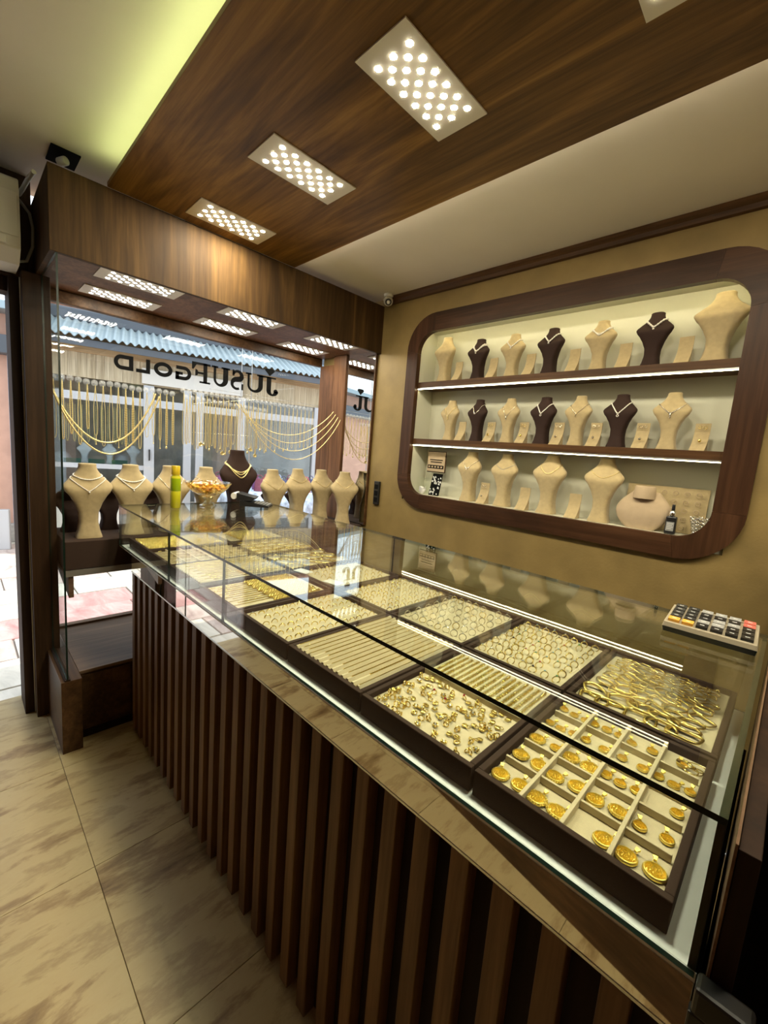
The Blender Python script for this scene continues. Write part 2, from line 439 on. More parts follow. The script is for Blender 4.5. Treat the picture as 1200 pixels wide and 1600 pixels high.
# window base, plinth, side glass
t = thing('window_base_cabinet', 'low walnut cabinet under the window display', 'cabinet', (0, 0, 0))
B(-0.66, -0.085, -1.71, -0.002, 0.0, 0.325).build('body', 'wood_cab', t, 0.001)
B(-0.70, -0.078, -1.71, -0.002, 0.325, 0.340).build('top_board', 'wood_sill', t, 0.0015)
B(-0.084, -0.078, -1.700, -1.495, 0.045, 0.315).build('door', 'wood_cab', t, 0.001)
B(-0.0845, -0.079, -1.71, -1.49, 0.0, 0.035).build('kick_board', 'wood_dark', t)
t = thing('end_plinth', 'walnut plinth block holding the side glass beside the doorway', 'plinth', (0, 0, 0))
B(-0.39, 0.0, -1.788, -1.712, 0.0, 0.345).build('block', 'wood_cab', t, 0.0015)
B(-0.385, -0.001, -1.775, -1.754, 0.345, 0.3525).build('channel', 'wood_dark', t)
tag(MB().pane(-0.384, -0.003, -1.768, -1.761, 0.353, 2.118, 1).build('side_glass_pane', ['glass_side', 'glass_edge']), 'tall glass pane closing the left side of the window display', 'glass pane')

# door post and frame
d = thing('door_1', '', '')
del d['label']; del d['category']; struct(d)
B(-0.66, -0.385, -1.835, -1.736, -0.02, 2.119).build('post', 'wood_post', d, 0.002)
B(-0.64, -0.45, -1.875, -1.835, -0.02, 2.10).build('frame', 'wood_dark', d, 0.002)
B(-0.450, -0.447, -1.838, -1.834, 0.0, 2.10).build('edge_strip', 'alu', d)
B(-0.60, -0.50, -2.42, -1.875, 2.04, 2.10).build('lintel', 'wood_dark', d)
B(-0.66, -0.46, -2.42, -1.835, -0.06, 0.0).build('threshold', 'tile', d)

# outer shop window
XW = -0.665
win = thing('window_1', '', ''); del win['label']; del win['category']; struct(win)
yb = [-1.734, -0.665, -0.590, -0.004]
for a, b in zip(yb[:-1], yb[1:]):
    MB().pane(XW - 0.008, XW, a + 0.0008, b - 0.0008, 0.34, 2.086, 0).build('glass_pane', ['glass_window', 'alu'], win)
B(XW - 0.03, XW + 0.012, -1.734, -0.004, 0.336, 0.352).build('bottom_rail', 'wood_sill', win)

# right end of the bay: wooden panel and mirror
t = thing('bay_end_panel', 'reddish wooden post panel at the right end of the window display', 'panel', (0, 0, 0))
B(-0.650, -0.485, -0.024, -0.001, 0.345, 2.085).build('board', 'wood_red_lit', t, 0.002)
B(-0.475, -0.330, -0.030, -0.001, 0.345, 2.144).build('board', 'wood_red_lit', t, 0.002)
t = thing('wall_mirror', 'narrow mirror at the right end of the window display', 'mirror', (0, 0, 0))
B(-0.326, -0.035, -0.016, -0.001, 0.93, 2.144).build('mirror_glass', 'mirror', t)
B(-0.035, -0.026, -0.020, -0.001, 0.93, 2.144).build('edge_profile', 'wood_trim', t)

# display shelf with velvet platform
t = thing('display_shelf', 'pale edged shelf carrying the window platforms on angled brackets', 'shelf', (0, 0, 0))
B(-0.60, -0.215, -1.735, -0.03, 0.768, 0.790).build('board', 'wood_sill', t, 0.001)
B(-0.214, -0.206, -1.735, -0.03, 0.762, 0.792).build('front_edge', 'alu', t)
for y in (-1.72, -1.10, -0.5, -0.1):
    MB().prism([(-0.60, 0.767), (-0.22, 0.767), (-0.22, 0.655), (-0.60, 0.745)], lambda u, v, dd: (u, dd, v), y, y + 0.02).build('bracket', 'wood_sill', t)
B(-0.60, -0.206, -0.75, -0.74, 0.35, 0.762).build('support_panel', 'wood_sill', t)
t = tag(B(-0.585, -0.207, -1.733, -0.760, 0.7925, 0.930).build('display_platform', 'velvet_dark', None, 0.004), 'dark velvet platform box behind the counter end in the window', 'platform')
t = tag(B(-0.585, -0.045, -0.735, -0.028, 0.7925, 0.930).build('display_platform', 'velvet_dark', None, 0.004), 'dark velvet platform box next to the mirror in the window', 'platform')

# lettering on the glass (each letter a part)
let = thing('window_lettering', 'black lettering on the shop window read from behind', 'lettering', (XW + 0.0012, 0, 0))
def LP(u, v, dd): return (dd, u, v)
def letter(polys):
    m = MB()
    for q in polys: m.prism(q, LP, 0.0, 0.0022)
    return m.build('letter', 'black_matt', let)
def arcband(cx, cz, ro, ri, a0, a1, n=16, so=1.0, si=1.0):
    """band between two ellipses (ro, ri are (ry, rz)), as quads"""
    out = []
    for k in range(n):
        a, b = a0 + (a1 - a0) * k / n, a0 + (a1 - a0) * (k + 1) / n
        P = lambda r, t: (cx + r[0] * math.cos(t), cz + r[1] * math.sin(t))
        out.append([P(ro, a), P(ro, b), P(ri, b), P(ri, a)])
    return out
def rect(a, b, c, d): return [(a, c), (b, c), (b, d), (a, d)]
zb, zt, zT = 1.805, 1.886, 1.930
H = zt - zb
# D  (round side towards -y)
letter([rect(-1.350, -1.328, zb, zt), rect(-1.388, -1.350, zb, zb + .021), rect(-1.388, -1.350, zt - .021, zt)] + arcband(-1.388, (zb + zt) / 2, (.037, H / 2), (.017, H / 2 - .021), PI / 2, 1.5 * PI))
# L
letter([rect(-1.262, -1.240, zb, zt), rect(-1.314, -1.262, zb, zb + .020)])
# O
letter(arcband(-1.168, (zb + zt) / 2, (.052, H / 2 + .002), (.030, H / 2 - .020), 0, 2 * PI, 28))
# G mirrored: opening to -y
letter(arcband(-1.046, (zb + zt) / 2, (.042, H / 2 + .001), (.021, H / 2 - .020), -PI / 2, PI / 2, 14) + [rect(-1.094, -1.046, zt - .020, zt + .001), rect(-1.098, -1.046, zb - .001, zb + .020), rect(-1.098, -1.077, zb, zb + .046), rect(-1.098, -1.055, zb + .030, zb + .046)])
# F mirrored serif
letter([rect(-0.928, -0.904, zb, zT), rect(-0.952, -0.884, zb, zb + .011), rect(-1.000, -0.884, zT - .013, zT), [(-1.000, zT - .045), (-0.990, zT - .045), (-0.972, zT - .013), (-1.000, zT - .013)], rect(-0.962, -0.928, zb + .055, zb + .068), [(-0.978, zb + .040), (-0.966, zb + .046), (-0.962, zb + .055), (-0.962, zb + .068), (-0.966, zb + .077), (-0.978, zb + .083)]])
# U mirrored: thick stem towards +y
def U(a, b):
    r0 = zb + .045
    letter([rect(b - .046, b - .012, r0, zT), rect(b - .058, b, zT - .012, zT), rect(a + .013, a + .029, r0, zT), rect(a, a + .042, zT - .012, zT)] +
           [[(a + .013 + (b - a - .025) * (1 - math.cos(PI * k / 14)) / 2, r0 - .047 * math.sin(PI * k / 14)), (a + .013 + (b - a - .025) * (1 - math.cos(PI * (k + 1) / 14)) / 2, r0 - .047 * math.sin(PI * (k + 1) / 14)),
             (a + .029 + (b - a - .075) * (1 - math.cos(PI * (k + 1) / 14)) / 2, r0 - .030 * math.sin(PI * (k + 1) / 14)), (a + .029 + (b - a - .075) * (1 - math.cos(PI * k / 14)) / 2, r0 - .030 * math.sin(PI * k / 14))] for k in range(14)])
U(-0.875, -0.752)
# S mirrored
def ribbon(pts, ws):
    out = []; n = len(pts); L = []; R = []
    for i in range(n):
        a = pts[max(i - 1, 0)]; b = pts[min(i + 1, n - 1)]
        dx, dz = b[0] - a[0], b[1] - a[1]; l = math.hypot(dx, dz) or 1
        nx, nz = -dz / l, dx / l
        L.append((pts[i][0] + nx * ws[i], pts[i][1] + nz * ws[i])); R.append((pts[i][0] - nx * ws[i], pts[i][1] - nz * ws[i]))
    return [[L[i], L[i + 1], R[i + 1], R[i]] for i in range(n - 1)]
cs, pts, ws = -0.698, [], []
for k in range(13):
    a = math.radians(200 - 30 - k * 17.5)   # upper bowl open to -y
    pts.append((cs + .030 * math.cos(a), zb + .090 + .029 * math.sin(a)))
for k in range(13):
    a = math.radians(70 + 20 + k * 17.5)
    pts.append((cs - .004 + .034 * math.cos(a), zb + .034 + .031 * math.sin(a)))
for i in range(len(pts)): ws.append(.008 + .009 * math.exp(-((i - 12.5) / 5.0) ** 2))
letter(ribbon(pts, ws) + [rect(-0.734, -0.722, zT - .040, zT), rect(-0.668, -0.656, zb, zb + .040)])
U(-0.638, -0.496)
# J mirrored with diamond dot
letter([rect(-0.478, -0.442, zb + .025, zT), rect(-0.500, -0.405, zT - .011, zT)] + arcband(-0.430, zb + .030, (.048, .036), (.012, .022), PI, 2 * PI, 12) + [[(-0.403 + .017 * math.cos(2 * PI * k / 14), zb + .030 + .015 * math.sin(2 * PI * k / 14)) for k in range(14)]])
letter([[(-0.495, 1.972), (-0.482, 1.986), (-0.430, 1.986), (-0.416, 1.972), (-0.456, 1.936)]])

# low cabinet along the left wall, seen as a reflection in the counter front
t = thing('side_cabinet', 'plain walnut cabinet along the left wall mirrored in the counter front', 'cabinet', (0, 0, 0))
cabp = [(1.10, -2.4195), (1.16, -2.405), (2.25, -2.225), (4.1, -2.225), (4.1, -2.4195)]
MB().prism(cabp, lambda u, v, dd: (u, v, dd), 0.0, 1.0).build('body', 'wood_cab', t)
MB().prism(cabp, lambda u, v, dd: (u, v, dd), 1.0005, 1.03).build('top_board', 'wood_cab', t)

# ================================================================== NICHE IN THE RIGHT WALL
nic = thing('display_niche', 'large lit wall niche with rounded dark wooden frame and two shelves', 'display niche', (0, 0, 0))
OX0, OX1, OZ0, OZ1, RO = 0.262, 2.036, 1.124, 2.308, 0.205
IX0, IX1, IZ0, IZ1, RI = 0.348, 1.932, 1.213, 2.203, 0.118
def arcpts(cx, cz, r, a0, a1, n=10): return [(cx + r * math.cos(a0 + (a1 - a0) * k / n), cz + r * math.sin(a0 + (a1 - a0) * k / n)) for k in range(n + 1)]
def NP(u, v, dd): return (u, dd, v)
g = 0.0007
for sx, sz, a0 in ((1, 1, 0), (-1, 1, PI / 2), (-1, -1, PI), (1, -1, 1.5 * PI)):
    ocx = OX1 - RO if sx > 0 else OX0 + RO; ocz = OZ1 - RO if sz > 0 else OZ0 + RO
    icx = IX1 - RI if sx > 0 else IX0 + RI; icz = IZ1 - RI if sz > 0 else IZ0 + RI
    MB().prism(arcpts(ocx, ocz, RO, a0, a0 + PI / 2) + arcpts(icx, icz, RI, a0, a0 + PI / 2)[::-1], NP, -0.022, 0.012).build('frame_piece', 'wood_frame_x' if sx * sz > 0 else 'wood_frame_z', nic, 0.0015)
MB().prism([(OX0 + RO + g, OZ1), (OX1 - RO - g, OZ1), (IX1 - RI - g, IZ1), (IX0 + RI + g, IZ1)], NP, -0.022, 0.012).build('frame_piece', 'wood_frame_x', nic, 0.0015)
MB().prism([(OX0 + RO + g, OZ0), (OX1 - RO - g, OZ0), (IX1 - RI - g, IZ0), (IX0 + RI + g, IZ0)], NP, -0.022, 0.012).build('frame_piece', 'wood_frame_x', nic, 0.0015)
MB().prism([(OX0, OZ0 + RO + g), (OX0, OZ1 - RO - g), (IX0, IZ1 - RI - g), (IX0, IZ0 + RI + g)], NP, -0.022, 0.012).build('frame_piece', 'wood_frame_z', nic, 0.0015)
MB().prism([(OX1, OZ0 + RO + g), (OX1, OZ1 - RO - g), (IX1, IZ1 - RI - g), (IX1, IZ0 + RI + g)], NP, -0.022, 0.012).build('frame_piece', 'wood_frame_z', nic, 0.0015)
ND = 0.165
B(0.301, 1.984, ND, ND + 0.01, 1.166, 2.254).build('back_panel', 'niche_white', nic)
B(0.301, 0.346, 0.0125, ND, 1.166, 2.254).build('side_liner', 'niche_white', nic)
B(1.934, 1.984, 0.0125, ND, 1.166, 2.254).build('side_liner', 'niche_white', nic)
B(0.346, 1.934, 0.0125, ND, 2.234, 2.254).build('top_liner', 'niche_white', nic)
B(0.346, 1.934, 0.0125, ND, 1.166, 1.212).build('bottom_liner', 'niche_white', nic)
for zs in (1.912, 1.563):
    sh = B(0.347, 1.933, 0.006, ND - 0.0005, zs - 0.034, zs).build('shelf', 'wood_trim', nic, 0.001)
    B(0.350, 1.930, 0.006, 0.020, zs - 0.044, zs - 0.0345).build('led_profile', 'alu', sh)
    MB().add([(0.352, 0.0055, zs - 0.0440), (1.928, 0.0055, zs - 0.0440), (1.928, 0.0055, zs - 0.0412), (0.352, 0.0055, zs - 0.0412),
              (0.352, 0.0105, zs - 0.0442), (1.928, 0.0105, zs - 0.0442)], [(0, 1, 2, 3), (0, 4, 5, 1)]).build('led_strip', 'led_niche', sh)
B(0.350, 1.930, 0.0130, 0.0185, 2.224, 2.231).build('led_strip', 'led_niche', nic)

# ------------------------------------------------------------------ busts
PROF = [(0, .275, .25, .00), (.02, .268, .25, .00), (.10, .225, .24, .02), (.22, .195, .23, .04), (.34, .205, .22, .03), (.46, .275, .20, -.01), (.56, .365, .18, -.055),
        (.63, .455, .165, -.085), (.675, .495, .148, -.085), (.705, .50, .135, -.07), (.735, .475, .13, -.045), (.78, .40, .135, -.015), (.825, .32, .145, .02),
        (.87, .252, .155, .047), (.92, .205, .155, .06), (.96, .182, .155, .065), (.99, .186, .16, .065), (1.0, .172, .148, .065)]
def prof(h):
    h = min(max(h, 0), 1)
    for a, b in zip(PROF[:-1], PROF[1:]):
        if a[0] <= h <= b[0]:
            q = (h - a[0]) / (b[0] - a[0])
            q = q * q * (3 - 2 * q) * 0.35 + q * 0.65
            return [a[i] + (b[i] - a[i]) * q for i in (1, 2, 3)]
def nexp(h): return 4.2 if h < .6 else 4.2 - 1.9 * min(1, (h - .6) / .25)
def bust_mesh(H, Wd, mat, seg=28, lev=34):
    rings = []
    hs = sorted(set([i / lev for i in range(lev + 1)] + [.99, .01]))
    for h in hs:
        w, d, o = prof(h); NEXP = nexp(h)
        ring = []
        for j in range(seg):
            a = 2 * PI * j / seg
            c, s_ = math.cos(a), math.sin(a)
            ring.append((Wd * w * math.copysign(abs(c) ** (2 / NEXP), c), Wd * (o + d * math.copysign(abs(s_) ** (2 / NEXP), s_)), H * h))
        rings.append(ring)
    return MB().loft(rings).mesh('bust', mat)
def bust_front(H, Wd, x, h):
    w, d, o = prof(h); NEXP = nexp(h)
    u = min(abs(x) / (Wd * w), 1.0)
    return Wd * (o - d * (1 - u ** NEXP) ** (1 / NEXP))
def resample(pts, step):
    pts = [Vector(p_) for p_ in pts]; out = [pts[0]]; acc = 0.0
    for a, b in zip(pts[:-1], pts[1:]):
        l = (b - a).length
        if l < 1e-9: continue
        pos = step - acc
        while pos <= l:
            out.append(a + (b - a) * (pos / l)); pos += step
        acc = (acc + l) % step if l >= step - acc else acc + l
    return out
def chain(m, pts, r, mi=0, link=None, sides=5, lo=0.55):
    q = resample(pts, (link or r * 2.6) / 2)
    if len(q) < 3: return m
    return m.tube(q, [r if i % 2 == 0 else r * lo for i in range(len(q))], sides, mi)
def necklace_path(H, Wd, end_h, drop, shape=1.6, off=0.0018, n=36):
    """lies on the bust from shoulder to shoulder"""
    w0 = prof(end_h)[0] * Wd * 0.97
    pts = []
    for i in range(n + 1):
        u = -1 + 2 * i / n
        h = end_h - drop * (1 - abs(u) ** shape)
        x = u * w0
        pts.append((x, bust_front(H, Wd, x, h) - off, H * h))
    # behind the neck
    wn, dn, on = prof(end_h)
    back = []
    for i in range(1, 12):
        a = PI * i / 12
        hh = end_h + 0.05 * math.sin(a)
        wn, dn, on = prof(hh); NEXP = nexp(hh)
        c, s_ = math.cos(a), math.sin(a)
        back.append(((wn * Wd + off) * math.copysign(abs(c) ** (2 / NEXP), c), Wd * on + (dn * Wd + off) * abs(s_) ** (2 / NEXP), H * hh))
    return pts + back + [pts[0]]
def necklace(name, H, Wd, specs, mat, loc, rz, label, group=None):
    m = MB()
    for (eh, drop, shape, r, pend) in specs:
        pth = necklace_path(H, Wd, eh, drop, shape, r * 0.9)
        chain(m, pth, r)
        if pend:
            c = pth[18]
            if pend == 'drop':
                m.ball((c[0], c[1] - .001, c[2] - r - .004), .0035, 0, 8, 5, 1.5); m.ball((c[0], c[1] - .001, c[2] - r - .012), .0026, 0, 8, 5, 1.8)
            elif pend == 'three':
                for dx in (-.012, 0, .012):
                    q = min(pth[:37], key=lambda t_: abs(t_[0] - dx)); m.ball((q[0], q[1] - .001, q[2] - .005), .003, 0, 8, 5, 1.3)
            elif pend == 'ball':
                m.ball((c[0], c[1] - .001, c[2] - r - .002), .0045, 0, 8, 5)
            elif pend == 'heart':
                m.torus(.0045, .0014, 10, 5, (c[0], c[1] - .001, c[2] - r - .004), 'y')
    o = m.build(name, mat, None, 0, loc, (0, 0, rz))
    return tag(o, label, 'necklace', group)

def curved_stand_mesh(Hs, Ws, mat):
    """S-curved upright plate for small jewellery"""
    pf = []
    for k in range(15):
        q = k / 14
        y = -0.030 * (1 - q) ** 2.2 - 0.004 + 0.010 * math.sin(PI * q) + 0.012 * q * q
        pf.append((y, Hs * q))
    rings = []
    for k, (y, z) in enumerate(pf):
        rings.append([(-Ws / 2, y, z), (Ws / 2, y, z), (Ws / 2, y + .004, z), (-Ws / 2, y + .004, z)])
    m = MB().loft(rings, 0, False)
    m.prism([(-.034, 0), (.018, 0), (.010, Hs * .55), (.004, Hs * .55), (-.01, .012)], lambda u, v, dd: (dd, u, v), -Ws / 2 + .002, Ws / 2 - .002)
    return m.mesh('jewellery_stand', mat)

NB = 0.078
rows = [
 ('top', 1.912, [(.493, .272, .150, 'suede'), (.733, .226, .135, 'velvet_brown'), (.948, .228, .135, 'suede'), (1.158, .227, .137, 'velvet_brown'), (1.394, .228, .137, 'suede'), (1.613, .228, .140, 'velvet_brown'), (1.838, .272, .185, 'suede')],
  [.605, .838, 1.058, 1.284, 1.508, 1.735], .115),
 ('middle', 1.563, [(.575, .238, .13, 'suede'), (.770, .239, .132, 'velvet_brown'), (.968, .238, .132, 'suede'), (1.165, .240, .135, 'velvet_brown'), (1.340, .238, .132, 'suede'), (1.525, .241, .135, 'velvet_brown'), (1.725, .239, .138, 'suede')],
  [.672, .868, 1.066, 1.255, 1.432, 1.628, 1.842], .112),
 ('bottom', 1.2125, [(.757, .294, .160, 'suede'), (.985, .294, .160, 'suede'), (1.240, .296, .168, 'suede'), (1.500, .297, .168, 'suede')],
  [.872, 1.118, 1.382], .118)]
bm_cache = {}
def get_bust(H, Wd, mat):
    k = (round(H, 2), round(Wd, 2), mat)
    if k not in bm_cache: bm_cache[k] = (bust_mesh(k[0], k[1], mat))
    return bm_cache[k], k[0], k[1]
neck_specs = {
 ('top', 1): ('pearl', [(.86, .19, 1.15, .0046, 'ball'), (.83, .13, 1.2, .0032, None)], 'white pearl'),
 ('top', 2): ('pearl', [(.85, .17, 1.15, .0042, 'ball')], 'white pearl'),
 ('top', 3): ('pearl', [(.86, .17, 1.1, .0046, 'ball')], 'white pearl'),
 ('top', 4): ('pearl', [(.85, .16, 1.3, .0040, None), (.83, .10, 1.5, .0030, None)], 'double cream'),
 ('top', 5): ('pearl', [(.86, .15, 1.1, .0050, 'ball')], 'thick white pearl'),
 ('middle', 0): ('gold_chain', [(.84, .26, 1.1, .0016, 'drop')], 'thin gold pendant'),
 ('middle', 1): ('silver', [(.87, .23, 1.5, .0028, None), (.87, .21, 1.6, .0020, None)], 'silver double'),
 ('middle', 2): ('silver', [(.83, .25, 1.1, .0014, 'drop')], 'fine silver drop'),
 ('middle', 3): ('pearl', [(.85, .21, 1.05, .0034, 'heart')], 'white v-shaped'),
 ('middle', 4): ('white_gold', [(.82, .18, 1.4, .0020, 'drop')], 'pale gold'),
 ('middle', 5): ('pearl', [(.84, .22, 1.05, .0034, 'heart')], 'white v-shaped'),
 ('middle', 6): ('silver', [(.80, .17, 1.2, .0020, 'drop'), (.80, .19, 1.1, .0012, 'drop')], 'silver drop'),
 ('bottom', 0): ('silver', [(.82, .17, 1.1, .0016, 'three')], 'silver three-drop'),
 ('bottom', 1): ('grey_plastic', [(.80, .10, 1.2, .0014, None)], 'dark thin'),
 ('bottom', 2): ('gold_chain', [(.83, .15, 1.9, .0022, None)], 'round gold'),
 ('bottom', 3): ('gold_chain', [(.80, .11, 1.5, .0018, None)], 'thin gold'),
}
cname = {'suede': 'beige suede', 'velvet_brown': 'dark brown velvet'}
def neighbour(row, i, n): return '%s from the left on the %s niche shelf' % (ORD[i], row) if i < n - 1 else 'at the right end of the %s niche shelf' % row
for row, z, bs, stands, sh in rows:
    for i, (x, Hh, Ww, mt) in enumerate(bs):
        me, H_, W_ = get_bust(Hh, Ww, mt)
        o = put('necklace_bust', me, None, (x, NB, z + 0.0005))
        o.rotation_euler = (0, 0, math.radians(random.uniform(-4, 4)))
        size = 'tall ' if Hh > .26 and row == 'top' else ''
        tag(o, '%s%s necklace bust, %s' % (size, cname[mt], neighbour(row, i, len(bs))), 'bust', 'busts in the wall niche')
        if (row, i) in neck_specs:
            nm, sp_, lb = neck_specs[(row, i)]
            necklace('necklace', H_, W_, sp_, nm, o.location, o.rotation_euler[2], '%s necklace on the bust %s' % (lb, neighbour(row, i, len(bs))), 'necklaces in the wall niche')
    sme = curved_stand_mesh(sh, .052 if row != 'bottom' else .058, 'suede')
    for i, x in enumerate(stands):
        o = put('jewellery_stand', sme, None, (x, 0.062, z + .0005), (0, 0, math.radians(-4)))
        tag(o, 'curved beige jewellery stand, %s' % neighbour(row, i, len(stands)), 'jewellery stand', 'curved stands in the wall niche')
        if (row == 'middle' and i > 0) or (row == 'bottom' and i == 0):
            e = thing('jewellery_set', '', '', (x, 0.060, z + .0005), math.radians(-4))
            gm = 'gold' if i in (1, 2, 6) else 'white_gold'
            MB().torus(.006, .0012, 12, 5, (-.006, -.004, sh * .84), 'y').build('earring', gm, e)
            MB().torus(.006, .0012, 12, 5, (.012, -.004, sh * .84), 'y').build('earring', gm, e)
            MB().ball((.002, -.020, sh * .36), .006, 0, 10, 6, 1.2).build('pendant', gm, e)
            tag(e, 'small earrings and pendant on the stand %s' % neighbour(row, i, len(stands)), 'earrings', 'small jewellery on the niche stands')
# flat neck display, board, bottle, cards, basket on the niche floor
zf = 1.2125
t = thing('neck_display', 'low rounded beige neck display leaning in front of the flat board', 'bust', (1.680, 0.030, zf))
rings = []
for k in range(17):
    h = k / 16
    hw = .108 * math.sin(PI * (0.12 + 0.80 * h)) ** .7 if h < .86 else .108 * math.sin(PI * (0.12 + 0.80 * .86)) ** .7 * (1 - (h - .86) * 2.0)
    y = .018 + .035 * h
    th = .010 + .026 * math.sin(PI * min(1, h * .9 + .05))
    rings.append([(hw * math.cos(2 * PI * j / 24), y + th * math.sin(2 * PI * j / 24), .165 * h) for j in range(24)])
MB().loft(rings).build('chest', 'suede_pink', t)
MB().lathe([(.044, .135), (.042, .160), (.040, .185), (.036, .190), (.01, .186)], 20, (-.002, .030, 0)).build('neck', 'suede_pink', t)
t = thing('display_board', 'flat beige ring board standing against the niche back', 'display board', (1.742, 0.142, zf), 0)
MB().obox((0, 0, .098), (.155, 0, 0), (0, .004, 0), (0, .010, .097)).build('board', 'suede', t, .001)
cm = MB().torus(.009, .0014, 10, 4, (0, 0, 0), 'y').mesh('clip', 'suede_pink')
for i in range(4):
    for j in range(5):
        put('clip', cm, t, (-.005 + i * .042, -.016 + j * .004 * 0 + (-.006 + .0034 * j), .025 + j * .036))
t = thing('spray_bottle', 'small black bottle with silver collar on the niche floor', 'bottle', (1.797, 0.035, zf))
B(-.019, .019, -.014, .014, 0, .075).build('body', 'black', t, .005)
MB().lathe([(.010, .074), (.012, .078), (.012, .096), (.009, .098)], 16).build('collar', 'chrome', t)
MB().lathe([(.006, .098), (.0065, .110), (.006, .122), (.005, .125)], 12).build('nozzle', 'black', t)
B(-.014, .014, -.0147, -.0141, .014, .052).build('label', 'grey_plastic', t)
for k in range(4): B(-.011, .011 - .004 * (k % 2), -.0152, -.0148, .044 - .007 * k, .046 - .007 * k).build('text_line', 'card_white', t)
t = thing('bracelet_basket', 'woven silver bracelet roll at the right end of the niche floor', 'bracelet', (1.893, 0.060, zf))
m = MB()
for k in range(9):
    a = 2 * PI * k / 9
    pts = [(.030 * math.cos(a + q * .5) * (1 - .25 * math.cos(q * .35)), .030 * math.sin(a + q * .5) * (1 - .25 * math.cos(q * .35)), .003 + q * .010) for q in range(9)]
    m.tube(pts, .0025, 5)
    pts = [(.030 * math.cos(a - q * .5) * (1 - .25 * math.cos(q * .35)), .030 * math.sin(a - q * .5) * (1 - .25 * math.cos(q * .35)), .003 + q * .010) for q in range(9)]
    m.tube(pts, .0025, 5)
m.build('weave', 'silver', t)
# card holder at the left end
t = thing('card_holder', 'brown sign card with printed lines at the left end of the niche floor', 'sign', (.490, 0.085, zf))
B(-.070, .068, 0, .006, .150, .276).build('card', 'suede_pink', t, .003)
B(-.072, .070, .0062, .012, .146, .280).build('backing', 'wood_frame_x', t)
for k, (a, b, zz) in enumerate(((-.050, .052, .222), (-.044, .046, .208))): B(a, b, -.001, -.0003, zz, zz + .006).build('text_line', 'black_matt', t)
B(-.064, .062, -.001, -.0003, .170, .192).build('print_strip', 'black_matt', t)
for k in range(5): B(-.058 + k * .024, -.044 + k * .024, -.0018, -.0011, .176, .186).build('print_mark', 'suede_pink', t)
t = thing('pattern_pouch', 'black and white patterned pouch below the sign card in the niche', 'pouch', (.515, 0.060, zf))
MB().prism([(-.045, 0), (.030, 0), (.050, .140), (-.018, .140)], NP, 0, .012).build('pouch', 'black_matt', t, .003)
for k in range(30):
    zz = .006 + .128 * random.random(); xx = -.040 + zz * .18 + .066 * random.random(); s_ = .003 + .005 * random.random()
    MB().prism([(xx - s_, zz - s_ * .6), (xx + s_, zz - s_), (xx + s_ * .7, zz + s_ * .7), (xx - s_ * .4, zz + s_)], NP, -.0008, -.0001).build('pattern_patch', 'card_white', t)
tag(B(-.060, .025, -.02, .02, 0, .105).build('glass_box', ['glass'], None, .002, (.400, .105, zf)), 'small clear box in the left corner of the niche floor', 'box')
m = MB(); m.loft([[(.03 * (k / 8) ** .5 * math.cos(2 * PI * j / 12) * (1.2 if k < 6 else .8), .02 * (k / 8) ** .5 * math.sin(2 * PI * j / 12), .045 * k / 8 + .006 * math.sin(j * 1.7)) for j in range(12)] for k in range(1, 9)])
tag(m.build('tissue', 'card_white', None, 0, (.430, .045, zf)), 'crumpled white tissue in the left corner of the niche', 'tissue')

# ================================================================== COUNTER
YF, YBK, XL0, XR0, ZD, ZT = -1.515, -0.74, -0.200, 2.160, 0.898, 1.100
ct = thing('jewellery_counter', 'long glass topped counter with vertical walnut slats', 'counter', (0, 0, 0))
B(0.006, 2.165, -1.483, -0.755, 0.06, 0.812).build('body', 'wood_dark', ct)
B(0.03, 2.165, -1.470, -0.80, 0.0, 0.06).build('kick_base', 'wood_dark', ct)
slat_me = B(-.0175, .0175, -.016, .016, 0, .782).mesh('slat', 'wood_slat')
k = 0
while True:
    x = 1.776 - .079 * 22 + .079 * k - 0.000
    if x > 2.16: break
    o = put('slat', slat_me, ct, (x, -1.4995, 0.030))
    bv = o.modifiers.new('bevel', 'BEVEL'); bv.width = .0012; bv.segments = 1
    k += 1
B(0.006, 2.165, -1.5155, -1.480, 0.812, 0.8165).build('metal_edge', 'alu', ct)
B(XL0, 2.160, YF + .010, YBK - .002, ZD - .016, ZD).build('deck', 'white_deck', ct, .001)
B(0.0, 2.160, YF + .011, YBK - .004, 0.8165, ZD - .0165).build('apron', 'wood_dark', ct)
B(0.006, 2.161, YF + .0005, YF + .0095, 0.8168, ZD - .0055).build('mirror_band', 'mirror_band', ct)
B(XL0, 2.161, YF + .001, YF + .0095, ZD - .0053, ZD - .0002).build('edge_profile', 'white_deck', ct)
for a, b in ((XL0, .485), (.485, .957), (.957, XR0)):
    MB().pane(a + .0006, b - .0006, YF, YF + .008, ZD + .0002, ZT - .0082, 1).build('front_glass', ['glass', 'glass_edge'], ct)
for a, b in ((XL0, .945), (.945, XR0)):
    MB().pane(a + .0006, b - .0006, YBK - .008, YBK, ZD + .0002, ZT - .0082, 1).build('back_glass', ['glass', 'glass_edge'], ct)
MB().pane(XL0, XL0 + .008, YF + .009, YBK - .009, ZD + .0002, ZT - .0082, 0).build('end_glass', ['glass', 'glass_edge'], ct)
m = MB().pane(XL0, XR0, YF - .001, YBK + .001, ZT - .008, ZT, 2)
m.m[3] = 2
m.build('top_glass', ['glass_top', 'glass_edge', 'glass_edge_green'], ct)
MB().pane(XR0 - .008, XR0, YF + .009, YBK - .009, ZD + .0002, ZT - .0082, 0).build('end_glass', ['glass', 'glass_edge'], ct)

